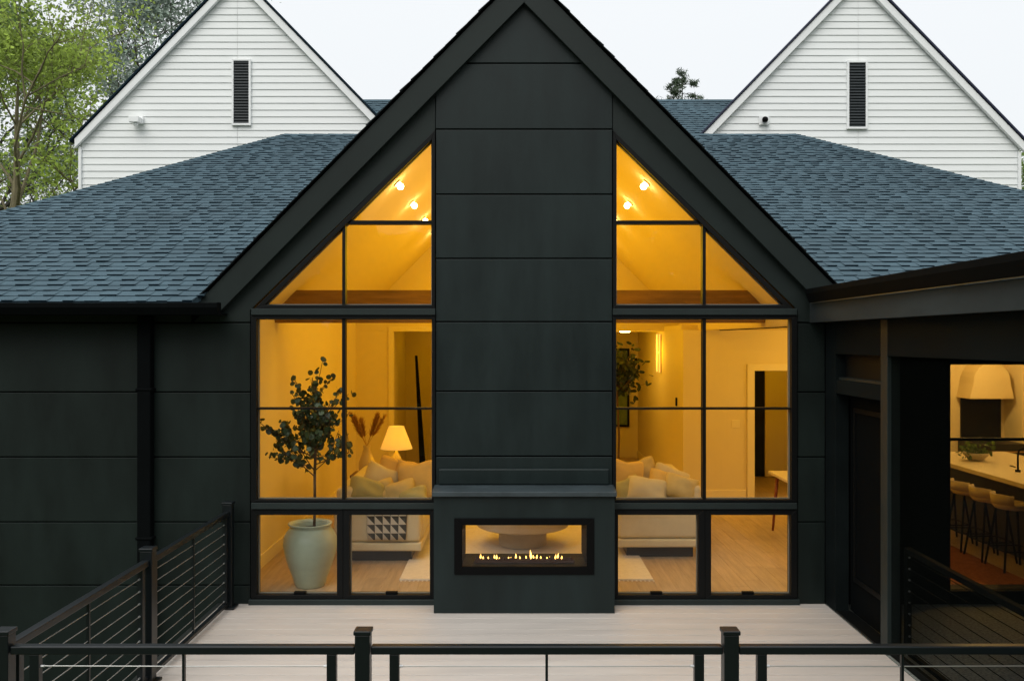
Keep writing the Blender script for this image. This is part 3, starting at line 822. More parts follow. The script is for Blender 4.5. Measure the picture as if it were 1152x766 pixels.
# roof joining the two gables
jr_ = MB()
zr = CAM_H + (383 - 113.5) * .0215; yr = 21.5 - CAM_D; ze_ = zr - 2.9 * .6
jr_.add([(-5.0, yr - 2.9, ze_ - .004), (6.8, yr - 2.9, ze_ - .004), (6.8, yr, zr - .01), (-5.0, yr, zr - .01), (6.8, yr + 2.9, ze_), (-5.0, yr + 2.9, ze_)], [(0, 1, 2, 3), (3, 2, 4, 5)], 0)
cb = math.hypot(1, .6)
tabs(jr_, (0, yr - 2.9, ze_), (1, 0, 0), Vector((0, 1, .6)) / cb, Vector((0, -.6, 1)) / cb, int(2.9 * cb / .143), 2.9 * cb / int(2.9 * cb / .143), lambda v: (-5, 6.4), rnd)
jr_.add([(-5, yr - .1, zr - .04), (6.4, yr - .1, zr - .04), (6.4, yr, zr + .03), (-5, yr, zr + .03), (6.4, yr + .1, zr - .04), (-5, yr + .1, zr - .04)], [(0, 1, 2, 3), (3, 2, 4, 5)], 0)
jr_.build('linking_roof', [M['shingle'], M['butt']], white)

# ================================================================== INSIDE: LIGHTS
def ceiling_light(x, D, label, watts):
    z = ZC - abs(x - XC) - .006; y = yD(D); s = 1 if x < XC else -1
    t = thing('recessed_light', label, 'ceiling light', (x, y, z), 'recessed lights in the vaulted ceiling')
    nd = Vector((s, 0, -1)).normalized()
    a = Vector((x, y, z)); MB().tube(a, a + nd * .012, .05, .045, 24).build('trim_ring', M['whitewood'], t)
    MB().lathe([(.001, -.038), (.027, -.027), (.038, 0), (.027, .027), (.001, .038)], a + nd * .052, 16).build('bulb', M['bulb'], t, smooth=True)
    lp = lamp('light', a + nd * .2, watts * .7, parent=t, size=.05, spot=150); lp.rotation_euler = (0, R(-12 * s), 0)
    lamp('vault_fill', a + nd * .95, watts * .95, parent=t, size=.4)  # unseen fill light added in mid-air below each bulb to brighten the vault
for lab, sx in (('left', -1), ('right', 1)):
    for i, D in enumerate((9.75, 11.15, 12.6, 14.05)):
        half_ = 1.37
        o_ = ('first', 'second', 'third', 'fourth')[i]
        ceiling_light(XC + sx * half_, D, f'{o_} recessed light from the gable glass in the {lab} slope of the vault', LAMP_W)
# wall sconce on the return wall, downlight in the far room
t = thing('wall_sconce', 'slim brass wall sconce of two lit bars beyond the right sofa', 'sconce', (2.6, yD(15.5), 2.15))
ys = yD(15.5)
MB().box(2.575, 2.599, ys - .06, ys + .06, 1.85, 2.50).build('backplate', M['brass'], t)
for dy in (-.14, .14):
    MB().tube((2.55, ys + dy, 1.86), (2.55, ys + dy, 2.52), .012).tube((2.575, ys, 2.2), (2.55, ys + dy, 2.2), .008).build('lit_bar', M['softbulb'], t)
lamp('light', (2.42, ys, 2.2), 8, parent=t, size=.1)
fd = MB().tube((1.98, yD(15.6), 2.5705), (1.98, yD(15.6), 2.555), .09, .085, 20).build('downlight', M['bulb'], loc=(1.98, yD(15.6), 2.57))
tag(fd, 'round flush downlight in the flat ceiling of the far passage', 'ceiling light')
lamp('light', (1.6, yD(16.2), 2.3), 14, parent=None)
lamp('light', (4.3, yD(14.6), 2.3), 9, parent=None)  # unseen light added to brighten the hall, no fixture
lamp('light', (-1.2, 8.5, 2.3), 5, parent=None)  # unseen light added behind the tall opening to lift its darkness
for i, (x, D) in enumerate(((4.0, 10.0), (4.2, 12.2), (6.3, 9.6), (6.4, 12.2))):
    lab = ('round downlight above the dining table', 'round downlight in front of the hall door', 'round downlight above the near end of the kitchen island', 'round downlight in front of the kitchen hood')[i]
    o_ = MB().tube((x, yD(D), 2.5705), (x, yD(D), 2.558), .075, .07, 18).build('downlight', M['bulb'], loc=(x, yD(D), 2.57)); tag(o_, lab, 'ceiling light')
    lamp('light', (x, yD(D), 2.42), 15 if i < 2 else 85, col=AMBER if i < 2 else (1, .62, .18), size=.07)

# ================================================================== INSIDE: FURNITURE
# rug
rg = MB().box(-1.13, 1.42, yD(8.93), yD(12.3), .002, .016)
for i in range(60): xx = -1.12 + i * 2.53 / 59; rg.box(xx, xx + .018, yD(8.93) - .04, yD(8.93) - .001, .002, .006)
tag(rg.build('rug', M['rug'], loc=(.14, yD(10.6), 0), bevel=.004), 'ivory rug under the round table between the two sofas', 'rug')
# coffee table
t = thing('coffee_table', 'round taupe pedestal coffee table seen through the fireplace', 'coffee table', (.125, yD(10.45), .016))
MB().lathe([(.26, 0), (.28, .01), (.28, .2165)], (.125, yD(10.45), .0165), 48).build('pedestal', M['stone'], t, smooth=False)
MB().lathe([(.50, .235), (.535, .25), (.535, .385), (.52, .40)], (.125, yD(10.45), .0), 64).build('tabletop', M['stone'], t)
# sofas
def soft_box(x0, x1, y0, y1, z0, z1, r, name, m, parent):
    o_ = MB().box(x0, x1, y0, y1, z0, z1).build(name, m, parent, smooth=True, bevel=r, seg=5)
    return o_
def make_sofa(label, x0, x1, y0, y1, s):
    """s = +1 faces +x"""
    t = thing('sofa', label, 'sofa', ((x0 + x1) / 2, (y0 + y1) / 2, 0), 'pair of sofas beside the rug')
    bk0, bk1 = (x0, x0 + .22) if s > 0 else (x1 - .22, x1)
    MB().box(x0 + .12, x1 - .12, y0 + .12, y1 - .12, .003, .13).build('plinth', M['cab'], t)
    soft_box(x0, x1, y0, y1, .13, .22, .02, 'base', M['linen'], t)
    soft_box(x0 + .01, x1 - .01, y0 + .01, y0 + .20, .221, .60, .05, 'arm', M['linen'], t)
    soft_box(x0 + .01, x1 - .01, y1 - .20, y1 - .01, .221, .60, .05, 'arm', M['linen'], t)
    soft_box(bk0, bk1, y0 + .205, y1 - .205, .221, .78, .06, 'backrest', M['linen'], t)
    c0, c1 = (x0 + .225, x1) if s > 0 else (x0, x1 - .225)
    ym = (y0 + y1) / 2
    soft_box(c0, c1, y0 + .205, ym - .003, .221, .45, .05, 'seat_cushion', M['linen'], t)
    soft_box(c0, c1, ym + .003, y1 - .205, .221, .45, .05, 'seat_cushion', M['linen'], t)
    return t
make_sofa('cream sofa on the left of the rug with the patterned throw over its arm', -1.95, -.98, yD(9.62), yD(11.9), 1)
make_sofa('cream sofa on the right of the rug, bare arm towards the glass', 1.16, 2.14, yD(9.8), yD(12.0), -1)
def cushion(label, loc, size, rot, m, seed):
    rr = random.Random(seed); nU = 14; vs_, fs = [], []
    ph = [rr.uniform(0, 6.28) for _ in range(6)]
    W_, H_, T_ = size; T_ *= 1.35
    for side_ in (0, 1):
        for j in range(nU + 1):
            for i in range(nU + 1):
                u, v = i / nU * 2 - 1, j / nU * 2 - 1
                pinch = 1 - .11 * (1 - abs(v)) * (abs(u) ** 3) - .10 * (u * v) ** 4; pin2 = 1 - .10 * (u * v) ** 4 - .11 * (1 - abs(u)) * (abs(v) ** 3)
                th = ((1 - u * u) * (1 - v * v)) ** .42
                wr = .11 * math.sin(3.1 * u + ph[0] + 2 * v) * math.sin(2.7 * v + ph[1]) + .035 * math.sin(7 * u * v + ph[2] + 4 * v)
                th = max(0, th * (1 + wr)) * T_ / 2 * (1 if side_ else -1)
                vs_.append((u * W_ / 2 * pinch, th, v * H_ / 2 * pin2 + H_ / 2 - .06 * H_ * math.exp(-6 * u * u) * (v > .3) * (v - .3)))
    k_ = (nU + 1) ** 2
    for j in range(nU):
        for i in range(nU):
            a = j * (nU + 1) + i
            fs.append((a, a + 1, a + nU + 2, a + nU + 1)); fs.append((k_ + a + nU + 1, k_ + a + nU + 2, k_ + a + 1, k_ + a))
    mb = MB().add(vs_, fs); o_ = mb.build('cushion', m, smooth=True)
    bm_merge(o_)
    o_.location = loc; o_.rotation_euler = tuple(R(a) for a in rot)
    tag(o_, label, 'cushion', 'scatter cushions on the sofas')
    return o_
import bmesh
def bm_merge(o_):
    bm = bmesh.new(); bm.from_mesh(o_.data); bmesh.ops.remove_doubles(bm, verts=bm.verts, dist=.0005); bm.to_mesh(o_.data); bm.free()
def at(px, D, z): return ((px - 576) / 1000 * D, yD(D), z)
CU = [
 ('rounded sage cushion lowest at the left end of the left sofa', at(411, 9.92, .585), (.46, .30, .24), (-28, 18, 24), 'linen2', 1),
 ('pale cushion lying behind the sage cushion near the left sofa\'s end', at(422, 10.25, .62), (.46, .38, .22), (-22, 24, 8), 'linen', 2),
 ('sand coloured cushion in the middle of the left sofa\'s heap', at(439, 10.55, .60), (.50, .44, .2), (-20, 12, -10), 'linen3', 3),
 ('upright sand cushion with a pointed corner at the right of the left sofa', at(470, 10.2, .56), (.50, .48, .2), (-14, -7, -12), 'linen3', 4),
 ('oat cushion tucked below the pointed cushion on the left sofa', at(452, 9.98, .54), (.44, .32, .2), (-30, -14, 6), 'linen4', 5),
 ('dusky sage cushion flattest in front on the left sofa', at(466, 9.86, .56), (.36, .24, .16), (-36, -18, -6), 'linen2', 6),
 ('tall sand cushion at the chimney end of the right sofa', at(703, 10.35, .57), (.46, .47, .2), (-14, 9, 14), 'linen3', 7),
 ('oat cushion leaning behind the pale one on the right sofa', at(726, 10.6, .60), (.46, .42, .2), (-18, -14, 6), 'linen4', 8),
 ('pale flat cushion in front on the right sofa', at(726, 10.02, .57), (.50, .32, .2), (-30, 8, -8), 'linen', 9),
 ('rounded oat cushion at the outer end of the right sofa', at(761, 10.08, .585), (.42, .32, .24), (-24, 14, -14), 'linen4', 10),
 ('crumpled cream cushion behind the rounded one on the right sofa', at(748, 10.5, .59), (.46, .36, .22), (-22, 22, -4), 'linen', 11),
 ('small sand cushion squeezed between the pointed and the middle cushions of the left sofa', at(455, 10.42, .66), (.38, .34, .2), (-18, 20, 12), 'linen3', 12),
 ('small oat cushion slumped over the front of the left sofa\'s heap', at(432, 10.02, .56), (.40, .30, .2), (-32, -16, 18), 'linen4', 13),
 ('small sage cushion behind the flat pale one on the right sofa', at(713, 10.12, .57), (.36, .30, .2), (-26, -20, 10), 'linen2', 14),
 ('small sand cushion resting against the rounded oat one on the right sofa', at(743, 10.2, .60), (.38, .34, .2), (-24, 18, 6), 'linen3', 15),
]
for l__, p__, s__, r__, m__, sd__ in CU: cushion(l__, p__, s__, r__, M[m__], sd__)
# patterned throw over the near arm of the left sofa
tx0, tx1 = at(411, 9.6, 0)[0], at(459, 9.6, 0)[0]; yn = yD(9.62)
th_ = MB(); path_ = [(yn + .20, .608), (yn + .10, .618), (yn + .03, .607), (yn - .004, .57), (yn - .012, .5), (yn - .016, .42), (yn - .018, .34), (yn - .022, .26)]
nx = 12; vs_ = []; uvs = []
ds = [0]
for a, b_ in zip(path_[:-1], path_[1:]): ds.append(ds[-1] + math.hypot(a[0] - b_[0], a[1] - b_[1]))
for j, (y, z) in enumerate(path_):
    for i in range(nx + 1):
        u = i / nx; w_ = 1 - .10 * (j / 7) ; xx = (tx0 + tx1) / 2 + (u - .5) * (tx1 - tx0) * w_
        vs_.append((xx, y - (.006 * math.sin(u * 9 + j * .3) if j > 3 else 0) - .004, z)); uvs.append((u * 5.0, ds[j] / (tx1 - tx0) * 5.0))
fs_ = [(j * (nx + 1) + i, j * (nx + 1) + i + 1, (j + 1) * (nx + 1) + i + 1, (j + 1) * (nx + 1) + i) for j in range(7) for i in range(nx)]
th_.add(vs_, fs_); tho = th_.build('throw', M['throw'], loc=((tx0 + tx1) / 2, yn, .6), smooth=True)
uvl = tho.data.uv_layers.new(name='UVMap')
for lp in tho.data.loops: uvl.data[lp.index].uv = uvs[lp.vertex_index]
sm = tho.modifiers.new('thick', 'SOLIDIFY'); sm.thickness = .008; sm.offset = 1
tag(tho, 'throw with black and white triangle pattern over the left sofa\'s arm', 'throw')

# big pot and indoor tree
def leaf_disc(mb, p, nrm, r, rng, n=7, elong=1.0, mi=0):
    nrm = Vector(nrm).normalized(); a = nrm.orthogonal().normalized(); b = nrm.cross(a)
    t0 = rng.uniform(0, 6.28); a, b = a * math.cos(t0) + b * math.sin(t0), b * math.cos(t0) - a * math.sin(t0)
    vs_ = []
    for i in range(n):
        t = 2 * math.pi * i / n; q = Vector(p) + a * math.cos(t) * r * elong + b * math.sin(t) * r
        vs_.append(q + nrm * (-.18 * r * abs(math.sin(t))))
    mb.add(vs_, [tuple(range(n))], mi)
px_, Dp = (349 - 576) * .00875, 8.75
po = (px_, yD(Dp), 0)
pt = MB().lathe([(.135, .002), (.15, .02), (.172, .10), (.21, .20), (.245, .31), (.262, .41), (.255, .48), (.228, .535), (.202, .57), (.196, .592), (.215, .612), (.21, .622), (.19, .618), (.18, .59), (.18, .54)], po, 56, cap=False)
pt.lathe([(.135, .002), (.001, .0021)], po, 56, cap=False)
pto = pt.build('plant_pot', M['pot'], loc=po, smooth=True); tag(pto, 'large sage glazed urn pot standing inside the left window', 'plant pot')
MB().lathe([(.183, .55), (.12, .56), (.001, .565)], po, 28, cap=False).build('soil', M['soil'], pto, smooth=True)
tr_ = thing('indoor_tree', 'slender indoor tree with round dark leaves, in the sage urn', 'indoor tree', (px_, yD(Dp), .565))
rg_ = random.Random(47); rl_ = random.Random(5)
tb_ = MB(); lf = MB()
bx_, by_ = px_ + .04, yD(Dp)
tb_.path([(bx_, by_, .55), (bx_ + .005, by_, .85), (bx_ + .002, by_ + .01, 1.1), (bx_ + .015, by_, 1.35), (bx_ + .02, by_, 1.43)], .014)
def twig(p, d, L, r, lev):
    p, d = Vector(p), Vector(d).normalized(); nseg = 3
    pts = [p]
    for i in range(nseg):
        d = (d + Vector((rg_.uniform(-.2, .2), rg_.uniform(-.2, .2), rg_.uniform(-.05, .2)))).normalized(); pts.append(pts[-1] + d * L / nseg)
    for a, b_ in zip(pts[:-1], pts[1:]): tb_.tube(a, b_, r, r * .8, 5)
    if lev > 0:
        for k_ in range(4):
            q = pts[1].lerp(pts[-1], rg_.random()); az = rg_.uniform(0, 6.28)
            twig(q, d * .5 + Vector((math.cos(az), math.sin(az), rg_.uniform(-.1, .7))) * .8, L * .62, r * .6, lev - 1)
    nl = 11 if lev == 0 else 7
    for k_ in range(nl):
        t_2 = rl_.uniform(.15, 1.08); i = min(nseg - 1, int(t_2 * nseg)); q = pts[i].lerp(pts[i + 1], t_2 * nseg - i)
        off = Vector((rl_.gauss(0, 1), rl_.gauss(0, 1), rl_.gauss(0, .8))).normalized() * rl_.uniform(.02, .05)
        leaf_disc(lf, q + off, Vector((rl_.gauss(0, .7), rl_.gauss(-.5, .6), rl_.gauss(.4, .5))), rl_.uniform(.017, .028), rl_, 8, 1.25)
for i, (z, az, el, L) in enumerate([(1.0, 3.0, .7, .36), (1.06, .2, .75, .34), (1.12, 1.7, .8, .28), (1.16, 4.5, .6, .30), (1.18, 3.3, .35, .42), (1.24, 5.8, .55, .34), (1.3, 2.6, .9, .36), (1.35, .6, 1.0, .38),
                                    (1.35, 3.8, 1.1, .38), (1.35, 1.2, 1.45, .62), (1.35, 2.4, 1.3, .78), (1.3, .3, 1.15, .58), (1.3, 3.9, 1.2, .6), (1.3, 5.2, 1.1, .34), (1.2, 2.9, .1, .36), (1.08, 3.6, .3, .42), (1.12, 5.9, .3, .40), (1.05, 2.2, .5, .36)]):
    f_ = (z - .55) / .8; z += .07; L *= .82 if z > 1.34 else 1.15
    twig((bx_ + .01 * f_, by_, z), (math.cos(az) * math.cos(el), math.sin(az) * math.cos(el), math.sin(el)), L, .006, 1)
tb_.build('trunk', M['bark'], tr_, smooth=True); lf.build('crown', M['houseleaf'], tr_)

# side table, lamp, vase with pampas behind the left sofa
sx_, sy_ = at(440, 12.5, 0)[0], yD(12.55)
t = thing('side_table', 'low dark side table behind the left sofa, holding lamp and vase', 'side table', (sx_, sy_, 0))
MB().box(sx_ - .55, sx_ + .4, sy_ - .22, sy_ + .22, .50, .54).build('tabletop', M['walnut'], t, bevel=.004)
for dx in (-.5, .35):
    for dy in (-.18, .18): MB().box(sx_ + dx - .02, sx_ + dx + .02, sy_ + dy - .02, sy_ + dy + .02, .003, .4995).build('leg', M['walnut'], t)
lx, ly = at(446, 12.5, 0)[0], yD(12.5)
t = thing('table_lamp', 'table lamp with a cream cone shade, glowing behind the left sofa', 'lamp', (lx, ly, .5405))
MB().lathe([(.07, 0), (.09, .02), (.10, .12), (.06, .24), (.02, .30), (.012, .42)], (lx, ly, .541), 28).build('base', M['vase'], t, smooth=True)
MB().lathe([(.225, .35), (.105, .665), (.102, .664), (.221, .35)], (lx, ly, .541), 40, cap=False).build('lamp_shade', M['shade'], t, smooth=True)
lamp('light', (lx, ly, 1.06), 6, parent=t, size=.04)
vx, vy = at(412, 12.4, 0)[0], yD(12.45)
va = MB().lathe([(.07, 0), (.11, .06), (.115, .16), (.07, .28), (.045, .36), (.055, .40), (.04, .39), (.03, .3)], (vx, vy, .541), 28).build('vase', M['vase'], loc=(vx, vy, .541), smooth=True)
tag(va, 'sand coloured bottle vase beside the glowing lamp', 'vase')
pg = MB(); r2 = random.Random(5)
for i in range(7):
    az = r2.uniform(0, 6.28); e_ = Vector((math.cos(az) * .22 + .02, math.sin(az) * .12, r2.uniform(.26, .42))); b0_ = Vector((vx, vy, .93)); tip = b0_ + e_
    pg.tube(Vector((vx, vy, .75)), b0_, .004, .004, 5); pg.tube(b0_, tip, .003, .002, 5)
    for j in range(230):
        f_ = r2.uniform(.35, 1.05); q = b0_.lerp(tip, f_); d_ = (e_.normalized() + Vector((r2.gauss(0, .35), r2.gauss(0, .35), r2.gauss(0, .2)))).normalized()
        pg.tube(q, q + d_ * r2.uniform(.05, .1), .004, .0012, 3, caps=False)
tag(pg.build('dried_grass', M['pampas'], loc=(vx, vy, .75)), 'brown pampas plumes standing in the bottle vase', 'dried grass')
# dark slanted stair edge seen in the tall opening
st_ = MB(); a = P(468, 400, 16.6); b_ = P(477.5, 506, 16.6); c1_ = P(472.5, 506, 16.6)
yy = yD(16.6)
st_.prism([(a[0] - .02, a[2]), (a[0] + .02, a[2]), (b_[0] + .03, b_[2] - .5), (c1_[0] + .0, c1_[2] - .5)], yy, yy + .08)
tag(st_.build('upright', M['black'], loc=(a[0], yy, 0)), 'narrow black slanted upright in the tall dark opening', 'upright')

# far passage: fig plant, framed panel painted with a green window view
gx_, gy_ = P(695, 0, 13.9)[0], yD(13.9)
t = thing('fig_plant', 'dark leafy fig plant beyond the right sofa, beside the chimney', 'plant', (gx_, gy_, .003))
MB().lathe([(.13, 0), (.17, .05), (.18, .34), (.165, .345), (.16, .30)], (gx_, gy_, .003), 28).build('pot', M['vase'], t, smooth=True)
tk, lv = MB(), MB(); r3 = random.Random(9)
tk.path([(gx_, gy_, .3), (gx_ + .02, gy_, .9), (gx_ - .01, gy_, 1.55), (gx_ + .03, gy_, 2.0)], .016)
for i in range(340):
    p_ = Vector((gx_ + .08 + r3.gauss(0, .14), gy_ + r3.gauss(0, .14), 1.93 + r3.gauss(0, .16)))
    leaf_disc(lv, p_, (r3.gauss(0, .6), r3.gauss(-.6, .5), r3.gauss(.3, .5)), r3.uniform(.022, .034), r3, 6, 2.0)
    if i % 7 == 0: tk.tube((gx_ + .01, gy_, 1.6), p_, .006, .003, 4)
tk.build('trunk', M['bark'], t); lv.build('crown', M['figleaf'], t)
ax0, ax1 = P(684, 0, 18.3)[0], P(708, 0, 18.3)[0]; az1, az0 = P(0, 392, 18.3)[2], P(0, 480, 18.3)[2]
t = thing('window_view_panel', 'tall black framed panel on the far passage wall, painted with a green window view', 'painted window', ((ax0 + ax1) / 2, 10.2, az0))
fr_ = MB().ring([(ax0, az0), (ax1, az0), (ax1, az1), (ax0, az1)], [(ax0 + .04, az0 + .04), (ax1 - .04, az0 + .04), (ax1 - .04, az1 - .04), (ax0 + .04, az1 - .04)], 10.15, 10.198); fr_.build('frame', M['black'], t)
MB().box(ax0 + .04, ax1 - .04, 10.18, 10.196, az0 + .04, az1 - .04).build('painted_view', M['greenview'], t)
x, _, z = P(828, 477, 13.48)
sp = MB().box(x - .06, x + .06, YR - .008, YR - .0005, z - .06, z + .06); spo = sp.build('switch_plate', M['whitewood'], loc=(x, YR, z), bevel=.003)
tag(spo, 'cream double switch plate on the wall left of the hall door', 'switch plate')
MB().box(x - .035, x - .005, YR - .012, YR - .0085, z - .035, z + .035).box(x + .005, x + .035, YR - .012, YR - .0085, z - .035, z + .035).build('switch', M['whitewood'], spo)
y_ = yD(2.599 / .1855); _, _, z = P(761, 453, 14.0)
tag(MB().box(2.58, 2.5995, y_ - .04, y_ + .04, z - .05, z + .08).build('thermostat', M['black'], loc=(2.6, y_, z), bevel=.004), 'small black thermostat on the wall below the brass sconce', 'thermostat')

# dining table
t = thing('dining_table', 'pale topped dining table with reddish legs at the right window edge', 'table', (3.95, yD(10.95), 0))
MB().box(3.27, 4.7, yD(10.53), yD(11.35), .715, .75).build('tabletop', M['counter'], t, bevel=.006)
for x, D, ex, ey in ((3.36, 10.64, -.05, -.03), (3.36, 11.25, -.05, .03), (4.6, 10.64, .05, -.03), (4.6, 11.25, .05, .03)):
    MB().tube((x + ex, yD(D) + ey, .003), (x, yD(D), .7145), .014, .024, 12).build('leg', M['redwood'], t, smooth=True)

# kitchen: island, tap, bowl of herbs, stools, runner, hood, niche, cupboards
t = thing('kitchen_island', 'long kitchen island with pale top and dark sides, beyond the patio door', 'kitchen island', (5.95, yD(10.4), 0))
MB().box(5.62, 6.55, yD(9.0), yD(11.8), .003, .875).build('cabinet', M['cab'], t)
MB().box(5.30, 6.6, yD(8.9), yD(11.9), .8755, .925).build('worktop', M['counter'], t, bevel=.004)
tp = MB(); x, y = 5.72, yD(10.05); ang = [i / 10 * math.pi for i in range(11)]
tp.tube((x, y, .9255), (x, y, .95), .028, .028, 14)
tp.path([(x, y, .94), (x, y, 1.12)] + [(x + .07 - .07 * math.cos(a_), y, 1.12 + .07 * math.sin(a_)) for a_ in ang] + [(x + .14, y, 1.04)], .011)
tp.tube((x - .03, y, .98), (x - .10, y - .02, 1.0), .007)
tp.build('tap', M['black'], t, smooth=True)
bxx, byy = 5.74, yD(11.0)
bo = MB().lathe([(.05, 0), (.09, .02), (.14, .07), (.15, .10), (.14, .10), (.08, .03), (.001, .025)], (bxx, byy, .926), 32).build('bowl', M['stone'], loc=(bxx, byy, .926), smooth=True)
tag(bo, 'shallow taupe bowl on the kitchen island holding a green herb', 'bowl')
hb = MB(); r4 = random.Random(3)
for i in range(150):
    p_ = Vector((bxx + r4.gauss(0, .09), byy + r4.gauss(0, .07), 1.05 + r4.gauss(0, .045)))
    leaf_disc(hb, p_, (r4.gauss(0, .6), r4.gauss(-.5, .5), r4.gauss(.5, .5)), r4.uniform(.012, .022), r4, 6, 1.6)
    if i % 5 == 0: hb.tube((bxx, byy, .955), p_, .003, .002, 4)
tag(hb.build('herb_plant', M['herb'], loc=(bxx, byy, .95)), 'small bushy green herb growing in the taupe bowl', 'plant')
def make_stool(label):
    t = thing('bar_stool', label, 'bar stool', (0, 0, 0), 'bar stools along the kitchen island')
    MB().lathe([(.10, .635), (.17, .65), (.195, .685), (.19, .705), (.12, .70), (.001, .695)], (0, 0, 0), 32).build('seat', M['seat'], t, smooth=True)
    bk_ = MB()
    for i in range(13):
        a0_, a1_ = R(115 + i * 10), R(125 + i * 10); r_a = .185
        p0_, p1_ = (math.cos(a0_) * r_a, math.sin(a0_) * r_a), (math.cos(a1_) * r_a, math.sin(a1_) * r_a)
        bk_.add([(p0_[0], p0_[1], .70), (p1_[0], p1_[1], .70), (p1_[0] * 1.06, p1_[1] * 1.06, .80), (p0_[0] * 1.06, p0_[1] * 1.06, .80), (p0_[0] * 1.1, p0_[1] * 1.1, .70), (p1_[0] * 1.1, p1_[1] * 1.1, .70), (p1_[0] * 1.15, p1_[1] * 1.15, .80), (p0_[0] * 1.15, p0_[1] * 1.15, .80)],
                [(0, 1, 2, 3), (7, 6, 5, 4), (3, 2, 6, 7), (0, 4, 5, 1)])
    bk_.build('backrest', M['seat'], t, smooth=True)
    for sx in (-1, 1):
        for sy in (-1, 1): MB().tube((sx * .19, sy * .19, .003), (sx * .11, sy * .11, .648), .011, .013, 10).build('leg', M['black'], t)
    fr = MB()
    for q in range(4):
        c4 = [(-.165, -.165), (.165, -.165), (.165, .165), (-.165, .165)]; fr.tube((*c4[q], .22), (*c4[(q + 1) % 4], .22), .007)
    fr.build('footrest', M['black'], t)
    return t
names = ['bar stool nearest the patio glass, with a cream round seat', 'second bar stool from the patio glass, at the island', 'third bar stool from the patio glass, at the island', 'fourth bar stool from the patio glass, farthest along the island']
stools = [make_stool(names[0])]
for i, D in enumerate((9.36, 9.80, 10.25, 10.72)):
    if i == 0: stools[0].location = (5.27, yD(D), 0)
    else: dup(stools[0], (5.27, yD(D), 0), 0, names[i])
tag(MB().box(4.35, 5.15, yD(8.75), yD(12.5), .002, .014).build('runner_rug', M['runner'], loc=(4.75, yD(10.6), 0), bevel=.004), 'rust coloured speckled runner rug beside the bar stools', 'rug')
# hood and range wall
def kx(px): return (px - 576) * .01345
def kz(py): return CAM_H + (383 - py) * .01345
hd = MB(); pts = []
for i in range(13):
    a_ = i / 12 * math.pi; pts.append((kx(1101.5) - math.cos(a_) * (kx(1122) - kx(1081)) / 2 * (1), kz(431) + math.sin(a_) ** .8 * (kz(408) - kz(431))))
pts = [(kx(1077), kz(447))] + [(x, z) for x, z in pts] + [(kx(1126), kz(447))]
hd.prism(pts[::-1], YR - .42, YR - .003)
tag(hd.build('range_hood', M['plaster'], loc=(kx(1101), YR, kz(447)), bevel=.01), 'cream plaster range hood with a rounded top on the kitchen wall', 'range hood')
rn = thing('cooking_range', 'dark cooking range and splashback below the cream hood', 'cooker', (kx(1104), YR, 0))
MB().box(kx(1082), kx(1127), YR - .03, YR - .003, .92, kz(447) - .004).build('splashback', M['darkpanel'], rn)
MB().box(kx(1078), kx(1130), YR - .62, YR - .035, .003, .91).build('oven', M['cab'], rn, bevel=.006)
MB().tube((kx(1081), YR - .66, .8), (kx(1127), YR - .66, .8), .012).build('handle', M['brass'], rn)
cbd = thing('tall_cupboard', 'tall cream cupboard to the right of the cooking range', 'cupboard', (kx(1142), YR, 0))
MB().box(kx(1131), kx(1146), YR - .5, YR - .003, .003, 2.5).build('carcass', M['whitewood'], cbd, bevel=.004)
MB().box(kx(1132.5), kx(1144.5), YR - .52, YR - .501, .1, 2.4).build('door', M['whitewood'], cbd, bevel=.004)
tag(MB().box(kx(1146.5), kx(1158), YR - .55, YR - .003, .003, 2.5).build('wood_panel', M['walnut'], loc=(kx(1150), YR, 0), bevel=.004), 'full height reddish brown wood panel beside the tall cream cupboard', 'panel')

